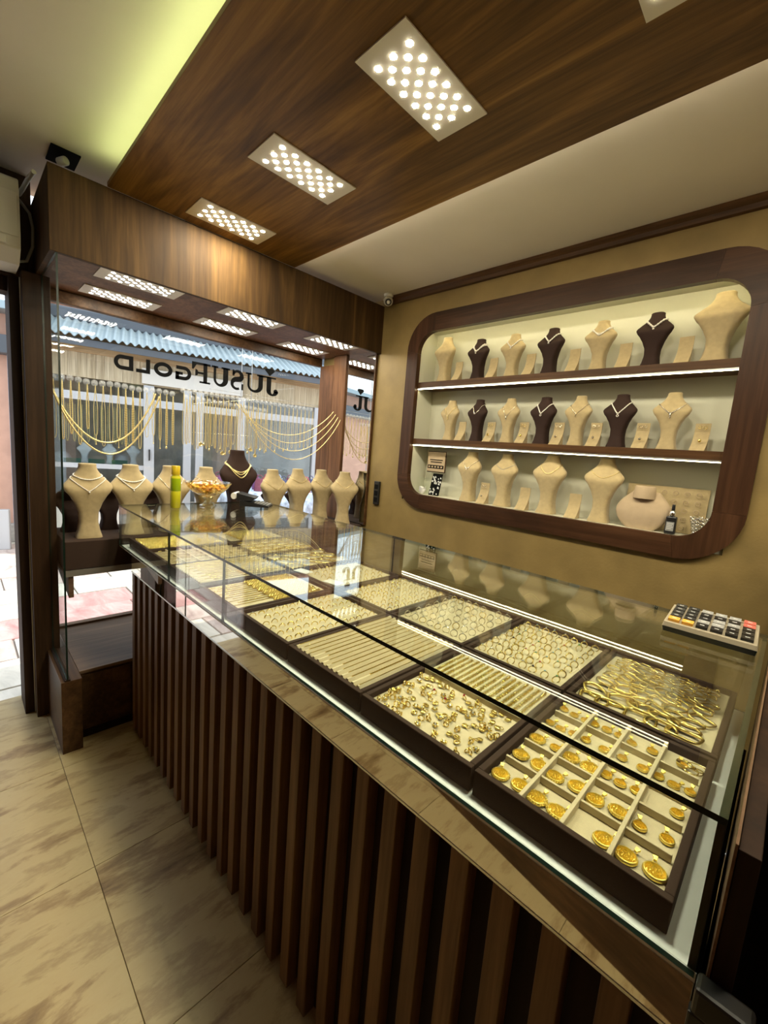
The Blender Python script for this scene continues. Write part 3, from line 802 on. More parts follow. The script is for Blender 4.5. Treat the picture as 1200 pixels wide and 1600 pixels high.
# wooden end cabinet beside the counter with latch
t = thing('end_cabinet', 'dark wooden cabinet at the right end of the counter', 'cabinet', (0, 0, 0))
B(2.172, 2.190, -1.53, -0.02, 0.0, 1.085).build('side_panel', 'wood_dark', t, .001)
B(2.190, 2.60, -1.50, -0.02, 0.0, 0.40).build('body', 'wood_dark', t, .001)
B(2.276, 2.60, -1.53, -0.02, 0.4005, 1.30).build('upper_body', 'wood_dark', t, .002)
B(2.1690, 2.1715, -1.532, -0.70, 0.0, 1.090).build('edge_strip', 'wood_sill', t)
B(2.270, 2.2755, -1.5325, -0.02, 0.4005, 1.302).build('edge_strip', 'wood_sill', t)
t = thing('latch', 'black plastic latch at the front right corner of the glass counter', 'latch', (2.190, -1.545, .915))
B(-.028, .020, -.012, .013, -.016, .016).build('body', 'black', t, .004)
B(.006, .030, -.034, -.008, -.012, .012).build('lever', 'black', t, .004)
B(-.030, -.004, -.010, .004, -.075, -.016).build('strap', 'black', t, .002)

# ================================================================== TRAYS AND JEWELLERY IN THE COUNTER
TH = 0.046
def tray(x0, x1, y0, y1, label, pad=True, wall=.011, pz=.034):
    t = thing('jewellery_tray', label, 'tray', ((x0 + x1) / 2, (y0 + y1) / 2, ZD + .0004), 0, 'trays in the glass counter')
    a, b = (x1 - x0) / 2, (y1 - y0) / 2
    m = MB()
    m.box(-a, a, -b, -b + wall, 0, TH).box(-a, a, b - wall, b, 0, TH).box(-a, -a + wall, -b + wall, b - wall, 0, TH).box(a - wall, a, -b + wall, b - wall, 0, TH)
    m.box(-a + wall, a - wall, -b + wall, b - wall, 0, .008)
    m.build('tray_frame', 'velvet_dark', t, .0015)
    if pad: B(-a + wall + .0005, a - wall - .0005, -b + wall + .0005, b - wall - .0005, .0082, pz).build('pad', 'suede_pad', t, .001)
    return t
ZP = ZD + .0344   # pad surface
def jw(name, me, loc, rot, label, cat, group):
    return tag(put(name, me, None, loc, rot), label, cat, group)

# --- ring meshes
def ring_mesh(R, r, gem=None, flat=False, band='gold'):
    m = MB().torus(R, r, 16, 5, (0, 0, 0), 'y')
    mats = [band]
    if gem:
        mats.append(gem); m.ball((0, 0, R + r), r * 2.1, 1, 8, 4, .8)
        m.lathe([(r * 1.2, R - r), (r * 2.0, R + r * .6)], 8, (0, 0, 0), 0, True, False)
    if flat:
        m.ball((0, 0, R + r * .4), r * 2.8, 0, 8, 4, .45)
    return m.mesh('ring', mats)
R1M = [ring_mesh(.0104, .0013, 'gem_clear', band='white_gold'), ring_mesh(.0102, .0014, 'gem_clear', band='gold'), ring_mesh(.0106, .0015, None, True, 'white_gold')]
R2M = [ring_mesh(.0096, .0014, 'gem_red'), ring_mesh(.0096, .0014, 'gem_green'), ring_mesh(.0094, .0014, 'gem_blue'), ring_mesh(.0096, .0015, 'gem_dark'), ring_mesh(.0096, .0018, None, True), ring_mesh(.0094, .0020, None, True), ring_mesh(.0096, .0014, 'gem_clear')]
R3M = [ring_mesh(.0090, .0016), ring_mesh(.0088, .0021), ring_mesh(.0090, .0015, None, True), ring_mesh(.0090, .0015, 'gem_clear')]
def rings(meshes, x0, x1, y0, y1, nx, ny, sink, label, group, yaw=35, skip=0.04, wts=None):
    label += ', row %s, place %s'
    for i in range(nx):
        for j in range(ny):
            if random.random() < skip: continue
            x = x0 + (x1 - x0) * (i + .5) / nx + random.uniform(-.0015, .0015)
            y = y0 + (y1 - y0) * (j + .5) / ny + random.uniform(-.002, .002)
            me = random.choices(meshes, wts)[0]
            jw('ring', me, (x, y, ZP + sink), (math.radians(random.uniform(-12, 12)), 0, math.radians(yaw + random.uniform(-14, 14))), label % (NUM[j], NUM[i]), 'ring', group)

COLX = [(-.135, .140), (.146, .425), (.431, .710), (.716, .995), (1.001, 1.278), (1.284, 1.562), (1.568, 1.842), (1.848, 2.128)]
YA0, YA1, YB0, YB1 = -1.487, -1.112, -1.104, -.752
# column next to the camera: pendants in front, oval hoops behind
x0, x1 = COLX[7]
tp = tray(x0, x1, YA0, YA1, 'dark tray with cream compartments of gold medallions, nearest the camera', pz=.030)
a, b = (x1 - x0) / 2 - .0115, (YA1 - YA0) / 2 - .0115
NXC, NYC = 4, 5
for i in range(1, NXC):
    X = -a + 2 * a * i / NXC
    B(X - .0030, X + .0030, -b, b, .0302, .0455).build('divider', 'suede_pad', tp, .0008)
for i in range(NXC):
    for j in range(1, NYC):
        Y = -b + 2 * b * j / NYC
        hw = .0045 if j == 3 else .0024
        B(-a + 2 * a * i / NXC + .0031, -a + 2 * a * (i + 1) / NXC - .0031, Y - hw, Y + hw, .0302, .0430).build('divider', 'suede_pad', tp, .0008)
def medal_mesh(R, kind):
    m = MB()
    p_ = [(.0004, .0032), (R * .16, .0046), (R * .26, .0022), (R * .36, .0042), (R * .44, .0022), (R * .52, .0048), (R * .58, .0020), (R * .66, .0036), (R * .74, .0018), (R * .82, .0048), (R * .93, .0046), (R, .0026), (R, .0008), (R * .9, 0)]
    seg = 32
    rg = []
    for r, z in p_:
        ring = []
        for j in range(seg):
            a_ = 2 * PI * j / seg
            k_ = 1.0
            if kind == 'tear': k_ = 1 + .28 * max(0, math.sin(a_)) ** 3
            if kind == 'flower': k_ = 1 + .07 * math.cos(10 * a_) * (r / R) ** 3
            wob = .0012 * math.sin(7 * a_ + r * 1300) * (1 if .15 < r / R < .75 else 0)
            ring.append((r * k_ * math.cos(a_), r * k_ * math.sin(a_), z + wob))
        rg.append(ring)
    m.loft(rg, 0, False)
    if kind in ('rope', 'flower'):
        for j in range(22):
            a_ = 2 * PI * j / 22
            m.ball((R * math.cos(a_), R * math.sin(a_), .0024), R * .12, 0, 5, 3)
    top = R * (1.28 if kind == 'tear' else 1.0)
    m.torus(.0024, .0008, 10, 5, (0, top + .0022, .0025), 'z')
    m.loft([[(-.0018, top + .003, .0035), (.0018, top + .003, .0035), (.0018, top + .003, .0055), (-.0018, top + .003, .0055)],
            [(-.0032, top + .0085, .0045), (.0032, top + .0085, .0045), (.0032, top + .0085, .0075), (-.0032, top + .0085, .0075)]], 0, False)
    return m.mesh('medallion', 'gold_matt')
MD = {('round', 0): medal_mesh(.0150, 'round'), ('rope', 0): medal_mesh(.0145, 'rope'), ('flower', 0): medal_mesh(.0160, 'flower'), ('tear', 0): medal_mesh(.0140, 'tear'), ('small', 0): medal_mesh(.0100, 'round'), ('mini', 0): medal_mesh(.0085, 'rope')}
cells = {(0, 0): ['rope', 'round'], (0, 1): ['rope', 'round'], (0, 2): ['rope', 'small'], (1, 0): ['flower', 'flower'], (1, 1): ['rope', 'tear'], (1, 2): ['rope', 'flower'],
         (2, 0): ['', 'tear'], (2, 1): ['tear', 'rope'], (2, 2): ['small', 'small', 'mini'], (3, 0): ['round', 'round'], (3, 1): ['small', 'small'], (3, 2): ['', 'small'],
         (0, 3): ['mini', 'small', 'mini'], (0, 4): ['mini', 'mini', 'mini'], (1, 3): ['mini', 'small'], (1, 4): ['mini', 'small', 'mini'], (2, 3): ['mini', 'small'], (2, 4): ['mini', 'small'],
         (3, 3): ['mini', 'small', 'mini'], (3, 4): ['mini']}
wn = {'rope': 'rope-edged gold medallion', 'round': 'round gold medallion', 'flower': 'scalloped gold medallion', 'tear': 'drop-shaped gold medallion', 'small': 'small gold medallion', 'mini': 'tiny gold medallion'}
cxn = ['leftmost', 'second', 'third', 'rightmost']; rwn = ['front', 'second', 'third', 'fourth', 'back']
for (i, j), ks in cells.items():
    n = len(ks)
    ccx = tp.location.x - a + 2 * a * (i + .5) / NXC; ccy = tp.location.y - b + 2 * b * (j + .5) / NYC
    for q, kd in enumerate(ks):
        if not kd: continue
        sp_ = (.034 if n == 2 else .023)
        xx = ccx + (q - (n - 1) / 2) * sp_; yy = ccy + random.uniform(-.006, .002)
        side = ['left', 'right'][q] if n == 2 else ['left', 'middle', 'right'][q] if n == 3 else 'single'
        jw('medallion', MD[(kd, 0)], (xx, yy - .002, ZP - .004 + .0014), (math.radians(random.uniform(-5, 3)), 0, math.radians(random.uniform(-35, 25))),
           '%s, %s in the %s column, %s row of the compartment tray' % (wn[kd], side, cxn[i], rwn[j]), 'medallion', 'gold medallions in the compartment tray')
hoop_me = MB().torus(.015, .0011, 20, 5, (0, 0, 0), 'z', 0, .012).mesh('hoop', 'gold')
for k in range(5):
    jw('hoop', hoop_me, (2.092 + random.uniform(-.016, .016), -1.152 + random.uniform(-.014, .014), ZP - .002 + k * .0016), (random.uniform(-.2, .2), random.uniform(-.2, .2), random.uniform(0, 3)), 'thin gold hoop in the back right compartment of the medallion tray', 'hoop', 'thin hoops in the medallion tray')
# oval hoops
tray(x0, x1, YB0, YB1, 'dark tray heaped with gold oval hoop earrings beside the calculator')
def oval_mesh(A, Bq, r, kind):
    m = MB()
    pts = []; n = 24
    for i in range(n):
        t_ = 2 * PI * i / n
        e = 2 / (2.0 if kind == 0 else 4.0)
        c, s_ = math.cos(t_), math.sin(t_)
        pts.append((A * math.copysign(abs(c) ** e, c), Bq * math.copysign(abs(s_) ** e, s_), 0))
    if kind == 2:
        pts = [(x_, y_, .002 * math.sin(3 * 2 * PI * i / n)) for i, (x_, y_, _) in enumerate(pts)]
    rr = [r * (1.1 - .25 * math.cos(2 * PI * i / n)) if kind != 2 else r * .8 for i in range(n)]
    m.tube(pts, rr, 6, 0, True)
    return m.mesh('oval_hoop', 'gold')
OV = [[oval_mesh(q, q * .68, q * .12, k_) for k_ in (0, 1, 2)] for q in (.029, .023, .0175, .0125)]
ny = [(-1.068, 0, 5), (-1.028, 0, 5), (-.992, 1, 6), (-.960, 1, 6), (-.930, 2, 7), (-.902, 2, 8), (-.876, 2, 8), (-.852, 3, 10), (-.830, 3, 10), (-.808, 3, 10), (-.786, 3, 10)]
for q, (yy, s_, n) in enumerate(ny):
    nm = 'large' if s_ == 0 else 'medium' if s_ == 1 else 'small' if s_ == 2 else 'tiny'
    for k in range(n):
        xx = x0 + .030 + (x1 - x0 - .060) * (k + .5 + random.uniform(-.25, .25)) / n
        me = random.choices(OV[s_], (5, 2, 2))[0]
        jw('oval_hoop', me, (xx, yy + random.uniform(-.006, .006), ZP + .0045 + random.random() * .004), (math.radians(random.uniform(-5, 10)), math.radians(random.uniform(-7, 7)), math.radians(random.uniform(-40, 25))),
           '%s gold oval hoop, %s in %s row of the hoop tray' % (nm, NUM[k], NUM[q]), 'hoop', '%s oval hoops in the hoop tray' % nm)

# earrings + bracelet rods
x0, x1 = COLX[6]
te = tray(x0, x1, YA0, YA1, 'dark tray with loose gold earrings and a bracelet rack behind a cream bar')
a, b = (x1 - x0) / 2 - .0115, (YA1 - YA0) / 2 - .0115
ym = -.245 + 0  # bar position measured from tray middle
Yb = .0
B(-a, a, .010, .017, .034, .0465).build('bar', 'suede_pad', te, .001)
ridge_me = MB().lathe([(.0022, -.070), (.0026, -.069), (.0026, .069), (.0022, .070)], 8).mesh('ridge', 'suede_pad')
for k in range(17):
    put('ridge', ridge_me, te, (-a + .006 + (2 * a - .012) * k / 16, .017 + .075, .0375), (PI / 2, 0, 0))
def bar_bracelet(L, r, wdt):
    m = MB(); n = int(L / .0055)
    for k in range(n):
        y_ = -L / 2 + L * (k + .5) / n
        m.torus(.0028 * wdt, r, 8, 4, (0, y_, 0), 'z' if k % 2 else 'x', 0, .0034)
    return m.mesh('bracelet', 'gold')
BB = [bar_bracelet(.140, .0012, 1.15), bar_bracelet(.138, .0014, 1.3), bar_bracelet(.135, .0011, 1.5)]
for k in range(16):
    jw('bracelet', BB[k % 3], (te.location.x - a + .006 + (2 * a - .012) * (k + .5) / 16, te.location.y + .092 + random.uniform(-.004, .004), ZP + .0045), (0, 0, random.uniform(-.02, .02)),
       '%s gold link bracelet between the cream rods behind the earrings' % NUM[k], 'bracelet', 'bracelets between the cream rods')
def earring_mesh(kind):
    m = MB(); mats = ['gold']
    if kind == 0: m.torus(.0062, .0015, 12, 5, (0, 0, .005), 'y').torus(.0048, .0012, 10, 5, (.003, .004, .004), 'x')
    elif kind == 1: m.lathe([(.0004, .005), (.003, .0058), (.0058, .0045), (.0062, .003), (.005, .002)], 12); m.torus(.0046, .001, 10, 4, (0, .007, .003), 'z')
    elif kind == 2:
        for q in range(5): m.ball((.0045 * math.cos(q * 1.257), .0045 * math.sin(q * 1.257), .004), .0026, 0, 6, 4)
        mats.append('gem_clear'); m.ball((0, 0, .0055), .0024, 1, 6, 4)
    elif kind == 3:
        m.torus(.0052, .0018, 12, 5, (0, 0, .003), 'z'); m.ball((0, 0, .004), .0026, 0, 6, 4)
    else:
        mats.append('gem_red'); m.torus(.005, .0014, 12, 5, (0, 0, .0045), 'y'); m.ball((0, 0, .0105), .0026, 1, 6, 4)
    return m.mesh('earring', mats)
EM = [earring_mesh(k) for k in range(5)]
spots = []
while len(spots) < 96:
    q = (random.uniform(x0 + .018, x1 - .018), random.uniform(YA0 + .018, te.location.y + .003))
    if all((q[0] - s_[0]) ** 2 + (q[1] - s_[1]) ** 2 > .0115 ** 2 for s_ in spots): spots.append(q)
for q in spots:
    kd = random.choices(range(5), (5, 3, 3, 4, 1))[0]
    jw('earring', EM[kd], (q[0], q[1], ZP + .0006), (random.uniform(-.25, .25), random.uniform(-.25, .25), random.uniform(0, 6.28)),
       ['paired gold hoop earring', 'gold disc earring', 'gold flower earring with clear stone', 'gold ring-shaped earring with ball', 'gold hoop earring with red stone'][kd] + ' lying loose on the earring pad', 'earring', ['hoop', 'disc', 'flower', 'ring-shaped', 'red stone'][kd] + ' earrings on the pad')
# coloured stone rings behind
tray(x0, x1, YB0, YB1, 'dark tray of gold rings with coloured stones')
rings(R2M, x0 + .018, x1 - .018, YB0 + .020, YB1 - .016, 8, 8, .0078, 'gold or stone-set ring in the coloured stone tray', 'rings in the coloured stone tray', 40, .03, (1, 1, 1.2, .8, 4, 3, 2))

# ridge tray with thin chains, white-gold rings behind
x0, x1 = COLX[5]
tr_ = tray(x0, x1, YA0, YA1, 'dark tray of cream ridges laid with fine gold chains')
a, b = (x1 - x0) / 2 - .0115, (YA1 - YA0) / 2 - .0115
NR = 14
rp = 2 * a / NR
rpoly = [(-rp * .44, .034), (-rp * .36, .043), (-rp * .14, .0485), (rp * .14, .0485), (rp * .34, .042), (rp * .40, .034)]
rm = MB().prism(rpoly, lambda u, v, dd: (u, dd, v), -b + .001, b - .001).mesh('ridge', 'suede_pad')
def straight_chain(L, r):
    return chain(MB(), [(0, -L / 2, 0), (0, L / 2, 0)], r, 0, r * 3.2, 5, .5).mesh('chain', 'gold')
SC = [straight_chain(.33, .0013), straight_chain(.30, .0018), straight_chain(.25, .0024)]
for k in range(NR):
    put('ridge', rm, tr_, (-a + rp * (k + .5), 0, 0))
    jw('fine_chain', SC[[0, 0, 1, 0, 1, 1, 0, 0, 1, 0, 0, 1, 2, 0][k]], (tr_.location.x - a + rp * (k + .5) + .0006, tr_.location.y + random.uniform(-.012, .012), ZD + .0004 + .0494), (0, 0, 0), 'fine gold chain on the %s cream ridge counted from the window' % NUM[k], 'chain', 'fine chains on the cream ridges')
tray(x0, x1, YB0, YB1, 'dark tray of upright white gold solitaire rings')
rings(R1M, x0 + .018, x1 - .018, YB0 + .024, YB1 - .018, 8, 6, .0092, 'upright pale solitaire ring on the cream pad', 'rings in the solitaire tray', 42, .02, (5, 2, 2))

# ring pads
x0, x1 = COLX[4]
tray(x0, x1, YA0, YA1, 'dark tray of gold bands half sunk in a cream pad at the front glass')
rings(R3M, x0 + .018, x1 - .020, YA0 + .018, YA1 - .016, 6, 12, .0012, 'gold band half sunk in the front ring pad', 'rings in the front ring pad', 75, .05)
tray(x0, x1, YB0, YB1, 'dark tray densely set with gold rings near the middle of the counter back')
rings(R3M, x0 + .016, x1 - .016, YB0 + .016, YB1 - .016, 8, 9, .0030, 'gold ring in the dense pad at the counter back', 'rings in the dense ring pad', 75, .04)

# the farther trays
x0, x1 = COLX[3]
t = tray(x0, x1, YA0, YA1, 'dark tray with gold rope bracelets at the front glass')
def rope(L, r):
    m = MB()
    for ph in (0, PI):
        m.tube([(r * .8 * math.cos(ph + y_ * .9), -L / 2 + L * y_ / 60, r * .8 * math.sin(ph + y_ * .9)) for y_ in range(61)], r * .8, 5)
    return m.mesh('rope_bracelet', 'gold')
RP = [rope(.19, .0040), rope(.18, .0030)]
for k in range(13):
    jw('rope_bracelet', RP[k % 2], (x0 + .030 + .018 * k, YA0 + .245, ZP + .006), (0, 0, .02), '%s gold rope bracelet of the bracelet tray, counted from the window' % NUM[k], 'bracelet', 'rope bracelets')
for k in range(11):
    jw('fine_chain', SC[1 + k % 2], (x0 + .030 + .019 * k, YA0 + .17, ZP + .002), (0, 0, .0), '%s gold chain under the rope bracelets, counted from the window' % NUM[k], 'chain', 'chains in the bracelet tray')
t = tray(x0, x1, YB0, YB1, 'cream padded tray of small gold rings under the white price cards')
rings(R3M, x0 + .016, x1 - .016, YB0 + .05, YB1 - .016, 6, 7, .0024, 'small gold ring in the tray under the price cards', 'rings under the price cards', 75, .05)
for k, (xx, yy) in enumerate(((x0 + .05, -1.085), (x1 - .05, -1.070))):
    tag(B(-.035, .035, -.022, .022, 0, .002).build('price_card', 'card_white', None, 0, (xx, yy, ZD + TH + .003), (0, 0, .2)), 'blank white card %s on the counter trays' % ['farther from the camera', 'nearer to the camera'][k], 'card')
x0, x1 = COLX[2]
t = tray(x0, x1, YA0, YA1, 'dark tray of cream ridges with thicker gold chains')
a, b = (x1 - x0) / 2 - .0115, (YA1 - YA0) / 2 - .0115
for k in range(NR):
    put('ridge', rm, t, (-a + rp * (k + .5), 0, 0))
    jw('chain', SC[1 + k % 2], (t.location.x - a + rp * (k + .5) + .0006, t.location.y, ZD + .0004 + .0500), (0, 0, 0), 'gold chain on the %s ridge of the farther ridge tray' % NUM[k], 'chain', 'chains in the farther ridge tray')
t = tray(x0, x1, YB0, YB1, 'dark tray of coiled gold necklaces')
def coil(R, r, turns, seed):
    rd = random.Random(seed); pts = []
    for k in range(int(40 * turns)):
        a_ = 2 * PI * k / 40
        pts.append((R * (1 + .12 * math.sin(a_ * .31 + seed)) * math.cos(a_), R * .8 * (1 + .1 * math.sin(a_ * .23)) * math.sin(a_), r + .0012 * k / 40 + .0016 * abs(math.sin(a_ * 1.3 + seed))))
    return chain(MB(), pts, r, 0, r * 3, 5, .55).mesh('coiled_necklace', 'gold')
CM = [coil(.042, .0024, 3, 1), coil(.038, .003, 2.5, 2), coil(.045, .0018, 4, 3)]
for i in range(3):
    for j in range(4):
        jw('coiled_necklace', CM[(i + j) % 3], (x0 + .055 + i * .084, YB0 + .05 + j * .083, ZP + .0006), (0, 0, random.uniform(0, 6)), 'coiled gold necklace in row %s, place %s of the necklace tray' % (NUM[j], NUM[i]), 'necklace', 'coiled necklaces')
x0, x1 = COLX[1]
t = tray(x0, x1, YA0, YA1, 'dark tray with a bare cream compartment grid')
a, b = (x1 - x0) / 2 - .0115, (YA1 - YA0) / 2 - .0115
for i in range(1, 5): B(-a + 2 * a * i / 5 - .002, -a + 2 * a * i / 5 + .002, -b, b, .034, .046).build('divider', 'suede_pad', t)
for j in range(1, 6): 
    for i in range(5): B(-a + 2 * a * i / 5 + .0021, -a + 2 * a * (i + 1) / 5 - .0021, -b + 2 * b * j / 6 - .002, -b + 2 * b * j / 6 + .002, .034, .0455).build('divider', 'suede_pad', t)
for k in range(14):
    i, j = k % 5, k // 5 * 2
    jw('earring', EM[k % 4], (t.location.x - a + 2 * a * (i + .5) / 5, t.location.y - b + 2 * b * (j + .5) / 6, ZP + .0006), (0, 0, random.uniform(0, 6)), 'gold earring in row %s, place %s of the compartment grid tray' % (NUM[j], NUM[i]), 'earring', 'earrings in the grid tray')
t = tray(x0, x1, YB0, YB1, 'dark tray of thin gold bangles')
bangle = MB().torus(.030, .0020, 28, 6).mesh('bangle', 'gold')
for i in range(4):
    for j in range(5):
        for q in range(2):
            jw('bangle', bangle, (x0 + .045 + i * .062, YB0 + .045 + j * .064, ZP + .0026 + q * .0046), (random.uniform(-.03, .03), random.uniform(-.03, .03), 0), '%s thin gold bangle of the pile in row %s, place %s of the bangle tray' % (['lower', 'upper'][q], NUM[j], NUM[i]), 'bangle', 'bangles')
x0, x1 = COLX[0]
t = tray(x0, x1, YA0, YA1, 'dark tray of plaited gold bracelets at the far left end')
for k in range(12):
    jw('plait_bracelet', RP[k % 2], (x0 + .030 + .0195 * k, YA0 + .115, ZP + .006), (0, 0, random.uniform(-.03, .03)), '%s plaited gold bracelet in the front row at the far left end' % NUM[k], 'bracelet', 'plaited bracelets')
for k in range(12):
    jw('plait_bracelet', RP[k % 2], (x0 + .030 + .0195 * k, YA0 + .285, ZP + .006), (0, 0, random.uniform(-.03, .03)), '%s plaited gold bracelet in the back row at the far left end' % NUM[k], 'bracelet', 'plaited bracelets')
t = tray(x0, x1, YB0, YB1, 'cream padded tray of chains under the bowl and the calculating machine')
for k in range(12):
    jw('chain', RP[k % 2], (x0 + .03 + .0195 * k, (YB0 + YB1) / 2, ZP + .006), (0, 0, 0), '%s gold chain in the tray under the calculating machine' % NUM[k], 'chain', 'chains under the machine')

# ================================================================== THINGS ON THE GLASS TOP
M['calc_beige'] = plain('calc_beige', (.36, .31, .22), .45)
t = thing('desk_calculator', 'beige desk calculator with rows of keys on the counter corner', 'calculator', (2.063, -.866, ZT + .0003), math.radians(2))
MB().loft([[(-.082, -.068, 0), (.082, -.068, 0), (.082, .068, 0), (-.082, .068, 0)], [(-.084, -.070, .012), (.084, -.070, .012), (.084, .070, .020), (-.084, .070, .020)]], 0, False).build('base', 'black', t, .003)
MB().loft([[(-.084, -.070, .0122), (.084, -.070, .0122), (.084, .070, .0202), (-.084, .070, .0202)], [(-.082, -.068, .022), (.082, -.068, .022), (.082, .068, .032), (-.082, .068, .032)]], 0, False).build('top_shell', 'calc_beige', t, .003)
km = B(-.0085, .0085, -.0095, .0095, 0, .008)
kcol = {}
for c, nm in ((0, 'black'), (1, 'grey_plastic'), (2, 'orange'), (3, 'red')):
    if nm == 'orange': M['orange'] = plain('orange', (.72, .36, .05), .4)
    if nm == 'red': M['red'] = plain('red', (.50, .12, .09), .4)
    kcol[c] = B(-.0105, .0105, -.0108, .0108, 0, .006).mesh('key', nm)
mark_me = B(-.004, .004, -.0012, .0012, .0061, .0064).mesh('key_mark', 'card_white')
lay = [[2, 0, 0, 0, 0], [2, 0, 0, 0, 0], [0, 1, 0, 0, 1], [0, 1, 1, 0, 1], [0, 0, 1, 0, 1], [0, 0, 0, 3, 3]]
for i in range(6):
    for j in range(5):
        yy = -.048 + j * .025
        o = put('key', kcol[lay[i][j]], t, (-.065 + i * .026, yy, .0225 + (yy + .068) * .0735), (.0735, 0, 0))
        put('key_mark', mark_me, o)
t = thing('calculating_machine', 'black calculating machine with keypad and white paper roll on the glass top', 'calculating machine', (-.025, -.885, ZT + .0003), math.radians(137))
t.scale = (.72, .86, .95)
MB().loft([[(-.075, -.105, 0), (.075, -.105, 0), (.075, .080, 0), (-.075, .080, 0)], [(-.075, -.105, .010), (.075, -.105, .010), (.075, .080, .034), (-.075, .080, .034)]], 0, False).build('base', 'black', t, .004)
MB().loft([[(-.070, .005, .034), (.070, .005, .034), (.070, .100, .030), (-.070, .100, .030)], [(-.066, -.015, .052), (.066, -.015, .052), (.066, .104, .074), (-.066, .104, .074)]], 0, False).build('lid', 'black', t, .004)
MB().lathe([(.018, -.060), (.019, -.058), (.019, .058), (.018, .060)], 18).build('paper_roll', 'card_white', t, 0, (0, .122, .055), (0, PI / 2, 0))
kk = B(-.006, .006, -.005, .005, 0, .004).mesh('key', 'grey_plastic')
for i in range(7):
    for j in range(5): put('key', kk, t, (-.060 + i * .020, -.092 + j * .019, .0125 + j * .0025), (.13, 0, 0))
M['liq_yellow'] = plain('liq_yellow', (.62, .58, .02), .12, coat=.6); M['liq_green'] = plain('liq_green', (.36, .50, .01), .12, coat=.6); M['cap_yellow'] = plain('cap_yellow', (.66, .47, .02), .3)
t = thing('yellow_bottle', 'round bottle of yellow green liquid with yellow cap on the glass top', 'bottle', (-.050, -1.303, ZT + .0003), .3)
MB().lathe([(.022, 0), (.024, .003), (.024, .082), (.023, .085)], 20).build('lower_body', 'liq_yellow', t)
MB().lathe([(.023, .0852), (.024, .088), (.024, .145), (.0235, .148)], 20).build('upper_body', 'liq_green', t)
MB().lathe([(.0235, .148), (.023, .156), (.018, .160), (.017, .166)], 20).build('neck', 'liq_yellow', t)
MB().lathe([(.0195, .166), (.020, .168), (.020, .207), (.018, .210)], 20).build('cap', 'cap_yellow', t)
t = thing('candy_bowl', 'footed crystal bowl of wrapped candy on the glass top', 'bowl', (-.085, -1.125, ZT + .0003))
MB().lathe([(.046, 0), (.047, .004), (.030, .012), (.018, .026), (.026, .040), (.034, .046), (.030, .049), (.012, .050)], 8, smooth=False).build('foot', 'plastic_clear', t)
rg = []
for r, z in ((.014, .0505), (.050, .060), (.082, .078), (.104, .104), (.118, .126), (.114, .126), (.098, .104), (.076, .081), (.046, .064), (.010, .056)):
    rg.append([(r * (1 + (.05 * math.cos(8 * 2 * PI * j / 48) if z > .1 else 0)) * math.cos(2 * PI * j / 48), r * (1 + (.05 * math.cos(8 * 2 * PI * j / 48) if z > .1 else 0)) * math.sin(2 * PI * j / 48), z) for j in range(48)])
MB().loft(rg).build('bowl', 'amber_glass', t)
cc = [('candy_orange', (.85, .42, .10), 'orange'), ('candy_yellow', (.85, .66, .16), 'yellow'), ('candy_pink', (.80, .45, .36), 'pink'), ('candy_white', (.85, .78, .65), 'cream')]
cms = []
for nm, c, w_ in cc:
    M[nm] = plain(nm, c, .3, coat=.4)
    m = MB(); m.ball((0, 0, 0), .011, 0, 8, 6, .8)
    for sg in (-1, 1): m.loft([[(sg * .009, -.003, -.002), (sg * .009, .003, -.002), (sg * .009, .003, .002), (sg * .009, -.003, .002)], [(sg * .022, -.010, -.003), (sg * .022, .010, .002), (sg * .022, .010, .003), (sg * .022, -.010, -.002)]], 0, False)
    cms.append(m.mesh('wrapped_candy', nm))
n = 0
for lev, (zz, rr, cnt) in enumerate(((.072, .030, 5), (.086, .052, 9), (.101, .076, 14), (.112, .050, 9), (.118, .018, 4))):
    for k in range(cnt):
        a_ = 2 * PI * k / cnt + lev
        q = random.choices(range(4), (4, 4, 2, 2))[0]
        tag(put('wrapped_candy', cms[q], None, (-.085 + rr * math.cos(a_), -1.125 + rr * math.sin(a_), ZT + zz + random.uniform(-.003, .003)), (random.uniform(-.5, .5), random.uniform(-.5, .5), random.uniform(0, 6))), '%s wrapped candy in the crystal bowl' % cc[q][2], 'candy', '%s candies in the bowl' % cc[q][2])

# ================================================================== WINDOW DISPLAY
wb = [(-.30, -1.622, .365, .200, 'suede'), (-.32, -1.430, .362, .200, 'suede'), (-.32, -1.235, .362, .200, 'suede'), (-.32, -1.035, .362, .200, 'suede'), (-.32, -.845, .466, .235, 'velvet_brown'),
      (-.30, -.606, .365, .195, 'suede'), (-.30, -.413, .368, .195, 'suede'), (-.285, -.222, .366, .195, 'suede'), (-.135, -.135, .370, .195, 'suede')]
wl = ['at the left end of the window beside the side glass', 'second from the left in the window', 'behind the yellow bottle in the window', 'behind the candy bowl in the window', 'tallest in the window between the beige ones', 'right behind the black calculating machine', 'third from the mirror in the window', 'second from the mirror in the window', 'closest to the mirror, nearest the room']
wneck = [('pearl', [(.80, .16, 1.15, .0030, 'ball'), (.84, .05, 2, .0036, None)]), ('pearl', [(.82, .16, 1.2, .0040, 'ball'), (.82, .06, 2, .0040, None)]), ('white_gold', [(.82, .22, 1.2, .0022, None)]), ('white_gold', [(.83, .12, 1.4, .0022, None)]),
         ('gold_chain', [(.82, .13, 1.6, .0042, None), (.82, .17, 1.6, .0042, None), (.81, .09, 1.8, .0042, None)]), ('gold_chain', [(.79, .14, 1.5, .0018, None)]), ('gold_chain', [(.83, .08, 1.5, .0016, None)]), ('gold_chain', [(.80, .13, 1.3, .0018, None)]), ('gold_chain', [(.82, .12, 1.4, .0018, None)])]
